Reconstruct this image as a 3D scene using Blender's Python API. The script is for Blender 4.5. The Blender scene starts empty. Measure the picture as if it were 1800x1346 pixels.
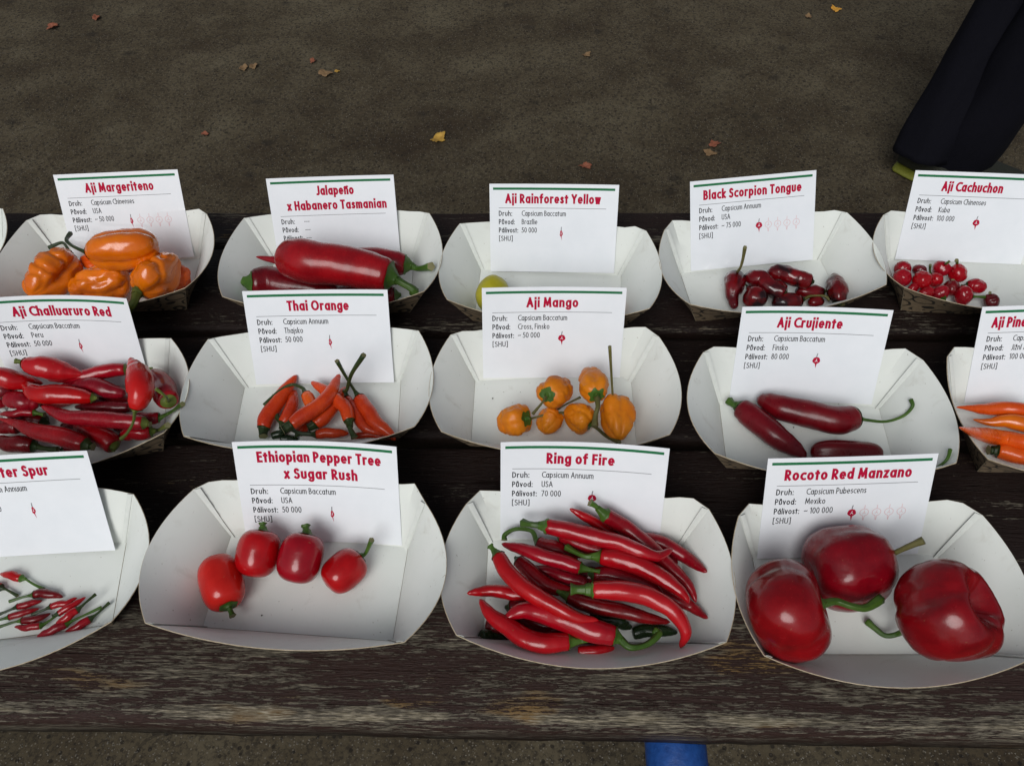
import bpy, bmesh, math, random
from mathutils import Vector, Matrix, noise
random.seed(7)
R = math.radians
scene = bpy.context.scene
COL = scene.collection

# ------------------------------------------------------------------ camera, sky, sun, exposure
F_PX, PITCH, ROLL, CAM_H = 1348.9, 0.94418, -0.03059, 0.4789     # table top is z = 0, ground is z = -0.75
FW = Vector((0, math.cos(PITCH), -math.sin(PITCH)))
UP0 = Vector((0, math.sin(PITCH), math.cos(PITCH)))
RT = (Vector((1, 0, 0)) * math.cos(ROLL) + UP0 * math.sin(ROLL)).normalized()
UP = (-Vector((1, 0, 0)) * math.sin(ROLL) + UP0 * math.cos(ROLL)).normalized()
EYE = Vector((0, 0, CAM_H))
cam_d = bpy.data.cameras.new('camera')
cam_d.sensor_width = 36.0
cam_d.lens = F_PX / 1800 * 36
cam_d.clip_start = 0.02
cam_d.clip_end = 400
cam = bpy.data.objects.new('camera', cam_d)
COL.objects.link(cam)
m3 = Matrix((RT, UP, -FW)).transposed()
cam.matrix_world = Matrix.Translation(EYE) @ m3.to_4x4()
scene.camera = cam

SUN_ELEV, SUN_AZ = R(46), R(198)          # azimuth clockwise from +Y: behind the viewer
world = bpy.data.worlds.new('World')
scene.world = world
world.use_nodes = True
wn = world.node_tree
sky = wn.nodes.new('ShaderNodeTexSky')
sky.sky_type = 'NISHITA'
sky.sun_disc = False
sky.sun_elevation = SUN_ELEV
sky.sun_rotation = SUN_AZ
sky.air_density = 1.0
sky.dust_density = 3.0
sky.ozone_density = 1.0
hs = wn.nodes.new('ShaderNodeHueSaturation')
hs.inputs['Saturation'].default_value = 0.42       # overcast: a grey sky
wn.links.new(sky.outputs[0], hs.inputs['Color'])
wn.links.new(hs.outputs[0], wn.nodes['Background'].inputs[0])
wn.nodes['Background'].inputs[1].default_value = 0.056
sun_d = bpy.data.lights.new('sun', 'SUN')
sun_d.energy = 1.5
sun_d.angle = R(34)
sun_d.color = (0.985, 1.0, 0.985)
sun = bpy.data.objects.new('sun', sun_d)
COL.objects.link(sun)
sd = Vector((math.sin(SUN_AZ) * math.cos(SUN_ELEV), math.cos(SUN_AZ) * math.cos(SUN_ELEV), math.sin(SUN_ELEV)))
sun.rotation_euler = sd.to_track_quat('Z', 'Y').to_euler()
scene.view_settings.view_transform = 'Standard'
scene.view_settings.look = 'None'
scene.view_settings.gamma = 1
scene.view_settings.exposure = 0.25

# ------------------------------------------------------------------ helpers
def ray(px, py):
    return FW + RT * ((px - 900) / F_PX) - UP * ((py - 673) / F_PX)
def at(px, py, z):
    d = ray(px, py)
    return EYE + d * ((z - CAM_H) / d.z)
def depth(p):
    return (p - EYE).dot(FW)

def tag(o, label=None, cat=None, group=None, kind=None):
    if label: o['label'] = label
    if cat: o['category'] = cat
    if group: o['group'] = group
    if kind: o['kind'] = kind
    return o
def empty(name, loc, label, cat, group=None):
    o = bpy.data.objects.new(name, None)
    COL.objects.link(o)
    o.location = loc
    o.empty_display_size = 0.01
    return tag(o, label, cat, group)
def mesh_obj(name, verts, faces, mats, parent=None, smooth=True, fmat=None, uvs=None):
    me = bpy.data.meshes.new(name)
    if parent is not None:
        off = parent['_w'] if '_w' in parent else None
    me.from_pydata([tuple(v) for v in verts], [], faces)
    for m in (mats if isinstance(mats, (list, tuple)) else [mats]):
        me.materials.append(m)
    if fmat:
        me.polygons.foreach_set('material_index', fmat)
    if smooth is True:
        me.polygons.foreach_set('use_smooth', [True] * len(me.polygons))
    if uvs:
        ul = me.uv_layers.new(name='UVMap')
        for l in me.loops:
            ul.data[l.index].uv = uvs[l.vertex_index]
    me.update()
    o = bpy.data.objects.new(name, me)
    COL.objects.link(o)
    if parent is not None:
        o.parent = parent
    return o

# ---- node material helper
def new_mat(name):
    m = bpy.data.materials.new(name)
    m.use_nodes = True
    nt = m.node_tree
    b = nt.nodes['Principled BSDF']
    return m, nt, b
def N(nt, typ, **kw):
    n = nt.nodes.new(typ)
    for k, v in kw.items():
        if k in n.inputs: n.inputs[k].default_value = v
        else: setattr(n, k, v)
    return n
def ramp(nt, fac, stops, interp='LINEAR'):
    r = nt.nodes.new('ShaderNodeValToRGB')
    r.color_ramp.interpolation = interp
    el = r.color_ramp.elements
    while len(el) > 1: el.remove(el[-1])
    el[0].position = stops[0][0]; el[0].color = (*stops[0][1], 1) if len(stops[0][1]) == 3 else stops[0][1]
    for p, c in stops[1:]:
        e = el.new(p); e.color = (*c, 1)
    nt.links.new(fac, r.inputs[0])
    return r.outputs[0]
def mixc(nt, fac, a, b):
    m = nt.nodes.new('ShaderNodeMix'); m.data_type = 'RGBA'
    for s, v in ((0, fac), (6, a), (7, b)):
        if hasattr(v, 'links') or isinstance(v, bpy.types.NodeSocket): nt.links.new(v, m.inputs[s])
        else: m.inputs[s].default_value = v if not isinstance(v, tuple) else (*v, 1)[:4]
    return m.outputs[2]
def mth(nt, op, a, b=0.0, c=None):
    m = nt.nodes.new('ShaderNodeMath'); m.operation = op
    for i, v in enumerate((a, b) if c is None else (a, b, c)):
        if isinstance(v, bpy.types.NodeSocket): nt.links.new(v, m.inputs[i])
        else: m.inputs[i].default_value = v
    return m.outputs[0]
def coords(nt, scale=(1, 1, 1), kind='Object', loc=(0, 0, 0)):
    tc = nt.nodes.new('ShaderNodeTexCoord'); mp = nt.nodes.new('ShaderNodeMapping')
    mp.inputs['Scale'].default_value = scale; mp.inputs['Location'].default_value = loc
    nt.links.new(tc.outputs[kind], mp.inputs[0])
    return mp.outputs[0]
def tnoise(nt, vec, scale, detail=4, rough=.55, dist=0.0):
    n = nt.nodes.new('ShaderNodeTexNoise')
    n.inputs['Scale'].default_value = scale; n.inputs['Detail'].default_value = detail
    n.inputs['Roughness'].default_value = rough; n.inputs['Distortion'].default_value = dist
    nt.links.new(vec, n.inputs['Vector'])
    return n.outputs['Fac']
def bump(nt, b, h, strength, dist):
    n = nt.nodes.new('ShaderNodeBump')
    n.inputs['Strength'].default_value = strength; n.inputs['Distance'].default_value = dist
    nt.links.new(h, n.inputs['Height']); nt.links.new(n.outputs[0], b.inputs['Normal'])

# ------------------------------------------------------------------ materials
def skin_mat(name, col, col2, rough=.27, sss=.025, spots=None, coat=.25, bumpy=.3):
    m, nt, b = new_mat(name)
    v = coords(nt)
    n1 = tnoise(nt, v, 55, 3)
    n2 = tnoise(nt, v, 240, 4, .6)
    f = mth(nt, 'ADD', mth(nt, 'MULTIPLY', n1, .8), mth(nt, 'MULTIPLY', n2, .2))
    c = ramp(nt, f, [(.36, col), (.62, col2)])
    if spots:
        n3 = tnoise(nt, v, 60, 3, .5, .4)
        c = mixc(nt, ramp(nt, n3, [(.47, (0, 0, 0)), (.62, (1, 1, 1))]), c, spots)
    oi = nt.nodes.new('ShaderNodeObjectInfo')
    hv = nt.nodes.new('ShaderNodeHueSaturation')
    nt.links.new(mth(nt, 'MULTIPLY_ADD', oi.outputs['Random'],   .36, .80), hv.inputs['Value'])
    nt.links.new(mth(nt, 'MULTIPLY_ADD', oi.outputs['Random'], .005, .4975), hv.inputs['Hue'])
    nt.links.new(c, hv.inputs['Color'])
    # small dull scars here and there
    n4 = tnoise(nt, v, 420, 2, .4)
    c = mixc(nt, ramp(nt, n4, [(.74, (0, 0, 0)), (.78, (.35, .35, .35))]), hv.outputs[0], (.30, .16, .08))
    nt.links.new(c, b.inputs['Base Color'])
    r = mth(nt, 'ADD', mth(nt, 'MULTIPLY', n2, .22), rough - .11)
    nt.links.new(r, b.inputs['Roughness'])
    b.inputs['Specular IOR Level'].default_value = .30
    b.inputs['Coat Weight'].default_value = coat
    b.inputs['Coat Roughness'].default_value = .11
    b.inputs['Subsurface Weight'].default_value = sss
    b.inputs['Subsurface Radius'].default_value = (.006, .0015, .001)
    b.inputs['Subsurface Scale'].default_value = .5
    bump(nt, b, mth(nt, 'ADD', n1, mth(nt, 'MULTIPLY', n2, .35)), bumpy, .0012)
    return m
M = {}
M['red'] = skin_mat('red_pepper_skin', (.27, .0015, .006), (.37, .0026, .008), coat=.3, rough=.2)
M['crimson'] = skin_mat('crimson_pepper_skin', (.19, .002, .007), (.28, .003, .009), coat=.2)
M['dark'] = skin_mat('dark_and_shaded_red_pepper_skin', (.10, .0015, .004), (.16, .002, .005), coat=.2)  # real dark pods, and pods coloured as if shaded deep in a heap
M['maroon'] = skin_mat('maroon_pepper_skin', (.095, .0012, .0045), (.15, .002, .006), rough=.30, coat=.12)
M['plum'] = skin_mat('big_round_pepper_skin', (.125, .0012, .005), (.20, .0018, .007), rough=.24, coat=.2)
M['scorp'] = skin_mat('blackish_red_pepper_skin', (.10, .001, .0025), (.19, .002, .0035), rough=.2, spots=(.018, .003, .004), coat=.45)
M['scarlet'] = skin_mat('scarlet_pepper_skin', (.42, .005, .006), (.50, .008, .007), coat=.25, rough=.22)
M['vermilion'] = skin_mat('vermilion_pepper_skin', (.46, .030, .006), (.57, .052, .007), coat=.15)
M['orange'] = skin_mat('orange_pepper_skin', (.66, .125, .002), (.76, .18, .003), coat=.45, rough=.2, bumpy=.4)
M['tangerine'] = skin_mat('tangerine_pepper_skin', (.60, .065, .004), (.70, .10, .006))
M['mango'] = skin_mat('mango_orange_pepper_skin', (.60, .155, .004), (.68, .215, .007), rough=.42, coat=.05, bumpy=.5)
M['yellow'] = skin_mat('yellow_pepper_skin', (.36, .32, .012), (.42, .37, .022), rough=.4, coat=.05)
M['green'] = skin_mat('green_calyx', (.030, .075, .008), (.065, .13, .018), rough=.4, coat=.0, sss=0, bumpy=.5)
M['dgreen'] = skin_mat('dark_green_calyx', (.012, .028, .006), (.032, .052, .012), rough=.45, coat=.0, sss=0, bumpy=.5)
M['ygreen'] = skin_mat('yellow_green_calyx', (.07, .10, .012), (.13, .16, .03), rough=.5, coat=.0, sss=0, bumpy=.5)
M['olive'] = skin_mat('olive_stem', (.08, .075, .02), (.13, .115, .035), rough=.55, coat=.0, sss=0, bumpy=.5)
M['unripe'] = skin_mat('unripe_green_pepper_skin', (.008, .02, .005), (.014, .035, .008))
M['cut'] = skin_mat('dry_stem_cut', (.12, .12, .05), (.20, .18, .09), rough=.8, coat=0, sss=0)

def board_mat():
    m, nt, b = new_mat('white_coated_cardboard')
    v = coords(nt)
    n = tnoise(nt, v, 30, 3)
    c = ramp(nt, n, [(.3, (.70, .725, .685)), (.7, (.745, .765, .73))])
    c = mixc(nt, ramp(nt, tnoise(nt, v, 75, 4, .6, .5), [(.60, (0, 0, 0)), (.72, (.28, .28, .28))]), c, (.50, .49, .43))
    c = mixc(nt, ramp(nt, tnoise(nt, v, 520, 2, .4), [(.745, (0, 0, 0)), (.765, (.6, .6, .6))]), c, (.25, .22, .17))
    nt.links.new(c, b.inputs['Base Color'])
    b.inputs['Roughness'].default_value = .55
    b.inputs['Specular IOR Level'].default_value = .35
    bump(nt, b, tnoise(nt, v, 900, 3), .06, .0004)
    return m
M['board'] = board_mat()
def kraft_mat():
    m, nt, b = new_mat('printed_kraft_cardboard')
    uv = coords(nt, (1, 1, 1), 'UV')
    vo = nt.nodes.new('ShaderNodeTexVoronoi')
    vo.inputs['Scale'].default_value = 62; vo.inputs['Randomness'].default_value = .55
    wv = nt.nodes.new('ShaderNodeTexNoise'); wv.inputs['Scale'].default_value = 90
    nt.links.new(uv, wv.inputs['Vector'])
    ad = nt.nodes.new('ShaderNodeVectorMath'); ad.operation = 'MULTIPLY_ADD'
    ad.inputs[1].default_value = (.006, .006, 0)
    nt.links.new(wv.outputs['Color'], ad.inputs[0]); nt.links.new(uv, ad.inputs[2])
    nt.links.new(ad.outputs[0], vo.inputs['Vector'])
    fr = mth(nt, 'FRACT', mth(nt, 'MULTIPLY', vo.outputs['Distance'], 3.1))
    line = mth(nt, 'LESS_THAN', mth(nt, 'ABSOLUTE', mth(nt, 'SUBTRACT', fr, .5)), .14)
    n = tnoise(nt, uv, 300, 4, .7)
    base = ramp(nt, n, [(.3, (.17, .12, .07)), (.7, (.25, .185, .115))])
    nt.links.new(mixc(nt, line, base, (.02, .015, .01)), b.inputs['Base Color'])
    b.inputs['Roughness'].default_value = .75
    return m
M['kraft'] = kraft_mat()
def plain(name, c1, c2, rough, scale=80, bs=.2, bd=.0005, metal=0, spec=.5, coat=0):
    m, nt, b = new_mat(name)
    v = coords(nt)
    n = tnoise(nt, v, scale, 5, .6)
    nt.links.new(ramp(nt, n, [(.35, c1), (.65, c2)]), b.inputs['Base Color'])
    b.inputs['Roughness'].default_value = rough
    b.inputs['Metallic'].default_value = metal
    b.inputs['Specular IOR Level'].default_value = spec
    b.inputs['Coat Weight'].default_value = coat
    bump(nt, b, n, bs, bd)
    return m
M['edge'] = plain('raw_board_edge', (.34, .27, .17), (.5, .42, .3), .8, 400)
M['crease'] = plain('creased_board_shadow_line', (.30, .30, .28), (.40, .40, .37), .7, 300)
M['flap'] = plain('glued_board_flap', (.62, .645, .61), (.67, .69, .66), .55, 200, .05)
M['paper'] = plain('glossy_card_paper', (.77, .795, .83), (.80, .82, .855), .22, 60, .02, .0003, spec=.45)
M['laminate'] = plain('laminated_card_paper', (.77, .795, .83), (.80, .82, .855), .06, 60, .015, .0003, spec=.5, coat=.6)
M['pink'] = plain('raspberry_print', (.40, .004, .035), (.46, .006, .042), .6, 900, .0, spec=.1)
M['gprint'] = plain('green_print', (.012, .13, .05), (.02, .16, .06), .6, 900, .0, spec=.1)
M['black'] = plain('black_print', (.010, .010, .013), (.016, .016, .02), .7, 900, .0, spec=.05)
M['grey'] = plain('thin_grey_print', (.10, .10, .11), (.14, .14, .15), .4, 900, .0)
M['ghost'] = plain('pale_pink_print', (.66, .40, .42), (.72, .48, .5), .35, 900, .0)
M['blue'] = plain('blue_enamel_paint', (.006, .045, .20), (.012, .07, .28), .4, 220, .5, .0008)
M['speck'] = plain('dark_crumb', (.02, .016, .012), (.05, .04, .03), .9, 300)

def wood_mat(name, wear, edge, dark=1.0, seed=0.0):
    m, nt, b = new_mat(name)
    o = (seed, seed * .37, 0)
    g1 = tnoise(nt, coords(nt, (36, 560, 560), loc=o), 1, 6, .62, .35)
    g2 = tnoise(nt, coords(nt, (130, 1500, 1500), loc=o), 1, 5, .6, .2)
    g3 = tnoise(nt, coords(nt, (8, 70, 70), loc=o), 1, 3, .5)
    g4 = tnoise(nt, coords(nt, (320, 1300, 1300), loc=o), 1, 5, .7, .3)
    s = mth(nt, 'ADD', mth(nt, 'MULTIPLY', g1, .48), mth(nt, 'MULTIPLY', g2, .26))
    s = mth(nt, 'ADD', s, mth(nt, 'MULTIPLY_ADD', g3, .30, .06))
    s = mth(nt, 'ADD', s, mth(nt, 'MULTIPLY', g4, .20))
    # more wear towards the front arris of the plank (plank-local y runs from its front edge)
    sep = nt.nodes.new('ShaderNodeSeparateXYZ'); nt.links.new(coords(nt), sep.inputs[0])
    mr = nt.nodes.new('ShaderNodeMapRange')
    mr.inputs['From Min'].default_value = .012; mr.inputs['From Max'].default_value = .007
    mr.inputs['To Min'].default_value = 0; mr.inputs['To Max'].default_value = edge
    nt.links.new(sep.outputs[1], mr.inputs['Value'])
    mz = nt.nodes.new('ShaderNodeMapRange')
    mz.inputs['From Min'].default_value = -.0035; mz.inputs['From Max'].default_value = -.0015
    nt.links.new(sep.outputs[2], mz.inputs['Value'])
    e = mth(nt, 'MULTIPLY', mth(nt, 'MULTIPLY', mr.outputs[0], mz.outputs[0]), ramp(nt, tnoise(nt, coords(nt, (16, 60, 60), loc=o), 1, 4, .6), [(.36, (.25, .25, .25)), (.56, (1, 1, 1))]))
    s = mth(nt, 'ADD', s, e)
    thr = .675 - wear
    mask = ramp(nt, s, [(thr, (0, 0, 0)), (thr + .012, (1, 1, 1))])
    strong = ramp(nt, s, [(thr + .05, (0, 0, 0)), (thr + .16, (1, 1, 1))])
    paint = ramp(nt, g4, [(.3, (.026 * dark, .0125 * dark, .010 * dark)), (.7, (.048 * dark, .025 * dark, .020 * dark))])
    bare1 = ramp(nt, g2, [(.36, (.034, .027, .020)), (.5, (.082, .070, .053)), (.66, (.145, .126, .098))])
    bare2 = ramp(nt, g2, [(.36, (.07, .056, .036)), (.5, (.17, .145, .10)), (.66, (.34, .295, .22))])
    och = ramp(nt, tnoise(nt, coords(nt, (9, 30, 30), loc=(4 + seed, 2, 0)), 1, 3), [(.60, (0, 0, 0)), (.68, (.7, .7, .7))])
    bare1 = mixc(nt, och, bare1, (.22, .125, .04))
    bare = mixc(nt, strong, bare1, bare2)
    nt.links.new(mixc(nt, mask, paint, bare), b.inputs['Base Color'])
    nt.links.new(mth(nt, 'MULTIPLY_ADD', mask, .25, .5), b.inputs['Roughness'])
    b.inputs['Specular IOR Level'].default_value = .2
    h = mth(nt, 'SUBTRACT', mth(nt, 'MULTIPLY', g2, .5), mth(nt, 'MULTIPLY', mask, .35))
    h = mth(nt, 'ADD', h, mth(nt, 'MULTIPLY', g1, .5))
    crk = ramp(nt, tnoise(nt, coords(nt, (5, 420, 420), loc=(seed, 8, 0)), 1, 2, .4, .15), [(.325, (1, 1, 1)), (.345, (0, 0, 0))])
    h = mth(nt, 'SUBTRACT', h, mth(nt, 'MULTIPLY', crk, 1.2))
    bump(nt, b, h, .9, .0016)
    return m
def ground_mat():
    m, nt, b = new_mat('dark_worn_asphalt')
    v = coords(nt)
    big = tnoise(nt, coords(nt, (1, 1.7, 1)), 2.1, 5, .6, .6)
    mid = tnoise(nt, v, 9, 6, .65, .3)
    fine = tnoise(nt, v, 150, 5, .7)
    f = mth(nt, 'ADD', mth(nt, 'MULTIPLY', big, .55), mth(nt, 'MULTIPLY', mid, .45))
    c = ramp(nt, f, [(.36, (.044, .032, .020)), (.46, (.064, .050, .031)), (.54, (.082, .066, .042)), (.64, (.108, .090, .058))])
    c = mixc(nt, ramp(nt, fine, [(.38, (.75, .75, .75)), (.54, (0, 0, 0))]), c, (.022, .018, .014))
    vo = nt.nodes.new('ShaderNodeTexVoronoi'); vo.inputs['Scale'].default_value = 230
    nt.links.new(v, vo.inputs['Vector'])
    sp = mth(nt, 'LESS_THAN', vo.outputs['Distance'], .30)
    sc = nt.nodes.new('ShaderNodeSeparateColor'); nt.links.new(vo.outputs['Color'], sc.inputs[0])
    pick = mth(nt, 'GREATER_THAN', sc.outputs[0], .70)
    c = mixc(nt, mth(nt, 'MULTIPLY', mth(nt, 'MULTIPLY', sp, pick), .6), c, (.17, .15, .12))
    vd = nt.nodes.new('ShaderNodeTexVoronoi'); vd.inputs['Scale'].default_value = 95
    nt.links.new(coords(nt, loc=(3, 5, 0)), vd.inputs['Vector'])
    sd_ = nt.nodes.new('ShaderNodeSeparateColor'); nt.links.new(vd.outputs['Color'], sd_.inputs[0])
    dk = mth(nt, 'MULTIPLY', mth(nt, 'LESS_THAN', vd.outputs['Distance'], .3), mth(nt, 'GREATER_THAN', sd_.outputs[1], .7))
    c = mixc(nt, mth(nt, 'MULTIPLY', dk, .7), c, (.012, .010, .009))
    # faint ring stains left by cups and boots, and soft dark spots
    vr = nt.nodes.new('ShaderNodeTexVoronoi'); vr.inputs['Scale'].default_value = 3.1
    nt.links.new(v, vr.inputs['Vector'])
    wob = mth(nt, 'ADD', vr.outputs['Distance'], mth(nt, 'MULTIPLY', mid, .05))
    ring = mth(nt, 'LESS_THAN', mth(nt, 'ABSOLUTE', mth(nt, 'SUBTRACT', wob, .155)), .008)
    br = ramp(nt, tnoise(nt, v, 14, 2), [(.5, (0, 0, 0)), (.56, (1, 1, 1))])
    c = mixc(nt, mth(nt, 'MULTIPLY', mth(nt, 'MULTIPLY', ring, br), .45), c, (.018, .015, .012))
    vs = nt.nodes.new('ShaderNodeTexVoronoi'); vs.inputs['Scale'].default_value = 7
    nt.links.new(coords(nt, (1, 1.3, 1), loc=(1.7, .4, 0)), vs.inputs['Vector'])
    dsp = ramp(nt, mth(nt, 'ADD', vs.outputs['Distance'], mth(nt, 'MULTIPLY', fine, .12)), [(.12, (.6, .6, .6)), (.22, (0, 0, 0))])
    c = mixc(nt, dsp, c, (.020, .017, .014))
    nt.links.new(c, b.inputs['Base Color'])
    b.inputs['Roughness'].default_value = .85
    b.inputs['Specular IOR Level'].default_value = .12
    h = mth(nt, 'ADD', mth(nt, 'MULTIPLY', fine, .8), mth(nt, 'MULTIPLY', mth(nt, 'MULTIPLY', sp, pick), .5))
    bump(nt, b, h, .35, .003)
    return m
M['ground'] = ground_mat()

# ------------------------------------------------------------------ the ground
GZ = -0.75
g = mesh_obj('ground', [(-60, -60, GZ), (60, -60, GZ), (60, 60, GZ), (-60, 60, GZ)], [(0, 1, 2, 3)], M['ground'], smooth=False)
tag(g, 'dark olive brown worn asphalt with grit and faint ring stains', kind='structure')

# ------------------------------------------------------------------ the wooden table
TROT = -math.atan(.045)
table = empty('wooden_table', (0, .0985, 0), 'dark brown weathered plank table holding all the paper trays', 'table')
table.rotation_euler.z = TROT
PL = [(0, .0915, .035, -.010, .13, .85, 3.1), (.099, .092, .034, -.09, .03, .35, 7.7), (.199, .094, .035, -.10, .03, .3, 1.3),
      (.301, .093, .034, -.085, .05, .35, 9.2), (.400, .042, .035, -.065, .06, .45, 5.5)]  # planks behind the first: dark paint, deepened further for shade between the trays
def plank(y0, w, th, wear, edge, dark, seed):
    r = .0035
    rf = .011 if y0 == 0 else .005
    prof = []
    for k in range(9):
        a = math.pi / 2 * k / 8
        prof.append((rf - rf * math.cos(a), -rf + rf * math.sin(a)))
    prof += [(w * .33, 0.0003), (w * .66, 0.0)]
    for k in range(5):
        a = math.pi / 2 * k / 4
        prof.append((w - r + r * math.sin(a), -r + r * math.cos(a)))
    prof += [(w - .001, -th), (.001, -th)]
    n = len(prof); segs = 160; L = 2.0
    vs, fs = [], []
    for i in range(segs + 1):
        x = -L / 2 + L * i / segs
        for (py, pz) in prof:
            wob = .0011 * noise.noise(Vector((x * 14, seed + (0 if py < w / 2 else 5), 0))) + .0007 * noise.noise(Vector((x * 60, seed, 3)))
            vs.append((x, py + wob, pz + .0005 * noise.noise(Vector((x * 10, seed, py * 40)))))
    for i in range(segs):
        for j in range(n):
            a, b_ = i * n + j, i * n + (j + 1) % n
            fs.append((a, a + n, b_ + n, b_)[::-1] if False else (a, b_, b_ + n, a + n))
    fs.append(tuple(range(n))[::-1]); fs.append(tuple(segs * n + j for j in range(n)))
    o = mesh_obj('plank', vs, fs, wood_mat('weathered_painted_wood', wear, edge, dark, seed), table)
    o.location = (0, y0, 0)
    for p in o.data.polygons:
        if len(p.vertices) > 4: p.use_smooth = False
    return o
for k, a in enumerate(PL):
    o = plank(*a)
    if k == 0: o['label'] = 'front plank with flaking paint and a pale worn edge'

def tube_pts(path, rads, ns=10, caps=True, ribs=0.0):
    """verts, faces of a tube; path list of Vectors, rads list"""
    vs, fs = [], []
    n = len(path)
    T = []
    for i in range(n):
        a = path[max(0, i - 1)]; b_ = path[min(n - 1, i + 1)]
        t = (b_ - a)
        T.append(t.normalized() if t.length > 1e-9 else Vector((1, 0, 0)))
    u = T[0].orthogonal().normalized()
    for i in range(n):
        u = (u - T[i] * u.dot(T[i])).normalized(); w = T[i].cross(u)
        for k in range(ns):
            a = 2 * math.pi * k / ns
            vs.append(path[i] + (u * math.cos(a) + w * math.sin(a)) * rads[i] * (1 + ribs * math.cos(5 * a + i * .06)))
    for i in range(n - 1):
        for k in range(ns):
            k2 = (k + 1) % ns
            fs.append((i * ns + k, i * ns + k2, (i + 1) * ns + k2, (i + 1) * ns + k))
    if caps:
        fs.append(tuple(range(ns))[::-1]); fs.append(tuple((n - 1) * ns + k for k in range(ns)))
    return vs, fs
def frame_tube(x):
    z0 = -.0575; r = .0195
    P = [Vector((x, .46, GZ)), Vector((x, .46, -.12)), Vector((x, .455, -.085)), Vector((x, .43, -.062)), Vector((x, .40, z0)),
         Vector((x, .2, z0)), Vector((x, .0, z0)), Vector((x, -.03, z0 - .003)), Vector((x, -.055, -.085)), Vector((x, -.062, -.12)), Vector((x, -.062, GZ))]
    vs, fs = tube_pts(P, [r] * len(P), 24)
    o = mesh_obj('frame_tube', vs, fs, M['blue'], table)
    for p in o.data.polygons:
        if len(p.vertices) > 4: p.use_smooth = False
xb = .0975
frame_tube(xb); frame_tube(xb - .98)

# ------------------------------------------------------------------ paper trays and cards data
TRAYS = {
 'R1C1': [-0.3205, 0.1886, 0.1068, 0.121, 0.0560, 0.0183, 0.0137, 0.039, 0.0135, -0.0042, 0.0185, -0.0058],
 'R1C2': [-0.136, 0.1881, -0.1028, 0.1209, 0.0613, 0.015, 0.0125, 0.0425, 0.0177, -0.0045, 0.0087, -0.0022],
 'R1C3': [0.0428, 0.1794, -0.056, 0.1273, 0.0634, 0.0131, 0.0098, 0.0368, 0.0135, -0.0042, 0.0153, -0.0047],
 'R1C4': [0.2133, 0.1655, -0.0311, 0.1202, 0.062, 0.0152, 0.0118, 0.0382, 0.0135, -0.0042, 0.0158, -0.0053],
 'R2C1': [-0.3209, 0.3131, 0.175, 0.121, 0.0579, 0.0162, 0.0131, 0.0396, 0.0135, -0.0042, 0.0138, -0.0051],
 'R2C2': [-0.1455, 0.3239, 0.0148, 0.1201, 0.0521, 0.0178, 0.016, 0.0409, 0.0115, -0.004, 0.0133, -0.0055],
 'R2C3': [0.0301, 0.3169, -0.051, 0.1196, 0.0579, 0.0168, 0.0131, 0.0399, 0.0124, -0.004, 0.014, -0.0049],
 'R2C4': [0.211, 0.289, -0.0826, 0.1172, 0.055, 0.0183, 0.0141, 0.0428, 0.0136, -0.0042, 0.0138, -0.0051],
 'R2C5': [0.3864, 0.2835, -0.0445, 0.121, 0.0579, 0.0162, 0.0131, 0.0396, 0.0135, -0.0042, 0.0138, -0.0051],
 'R3C0': [-0.508, 0.474, 0.03, 0.1205, 0.0583, 0.016, 0.0133, 0.0395, 0.012, -0.0037, 0.0138, -0.0051],
 'R3C1': [-0.3305, 0.461, 0.0092, 0.1205, 0.0583, 0.016, 0.0133, 0.0395, 0.012, -0.0037, 0.0138, -0.0051],
 'R3C2': [-0.1437, 0.4523, -0.0074, 0.1223, 0.0601, 0.0169, 0.0142, 0.0398, 0.0122, -0.004, 0.0138, -0.0051],
 'R3C3': [0.033, 0.4325, -0.0996, 0.1197, 0.0576, 0.017, 0.0133, 0.0399, 0.0117, -0.0044, 0.0133, -0.0056],
 'R3C4': [0.2097, 0.4344, 0.0899, 0.1224, 0.0531, 0.0159, 0.0143, 0.0391, 0.0118, -0.0039, 0.0138, -0.0051],
 'R3C5': [0.3825, 0.4294, -0.1079, 0.121, 0.0579, 0.0147, 0.0117, 0.0389, 0.0136, -0.0042, 0.0138, -0.0051],
}
# x, y, z of the middle of the card's bottom edge, yaw, lean back, roll, bend (m, middle pushed back)
CARDS = {
 'R3C1': [-0.3268, 0.4892, 0.0044, -0.0042, 0.575, 0.0155, 0.000],
 'R3C2': [-0.1456, 0.4774, 0.0031, 0.0317, 0.5106, -0.0185, .002],
 'R3C3': [0.0371, 0.459, 0.0038, -0.0787, 0.4834, 0.012, .0015],
 'R3C4': [0.2073, 0.4592, 0.0044, 0.052, 0.6188, 0.0254, .0002],
 'R3C5': [0.383, 0.4579, 0.0025, -0.0827, 0.5324, -0.0152, .001],
 'R2C1': [-0.3297, 0.3512, 0.0066, 0.0092, 0.3853, -0.0378, .006],
 'R2C2': [-0.1429, 0.3479, 0.0052, 0.0157, 0.5198, -0.0324, .002],
 'R2C3': [0.0305, 0.3485, 0.0023, -0.0017, 0.4426, -0.03, .0022],
 'R2C4': [0.2139, 0.318, 0.0036, -0.0615, 0.5025, -0.0074, .0035],
 'R2C5': [0.388, 0.3139, 0.0025, -0.0127, 0.572, 0.0153, .0],
 'R1C1': [-0.3206, 0.2155, 0.0023, 0.0119, 0.5715, 0.0208, .001],
 'R1C2': [-0.1289, 0.2175, 0.003, -0.0672, 0.541, -0.0017, .0045],
 'R1C3': [0.0414, 0.2125, 0.0032, -0.083, 0.4944, 0.0031, .004],
 'R1C4': [0.2089, 0.1972, 0.0027, -0.0018, 0.5458, 0.0023, -.0008],
}
CW_, CH_ = .105, .074
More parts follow.
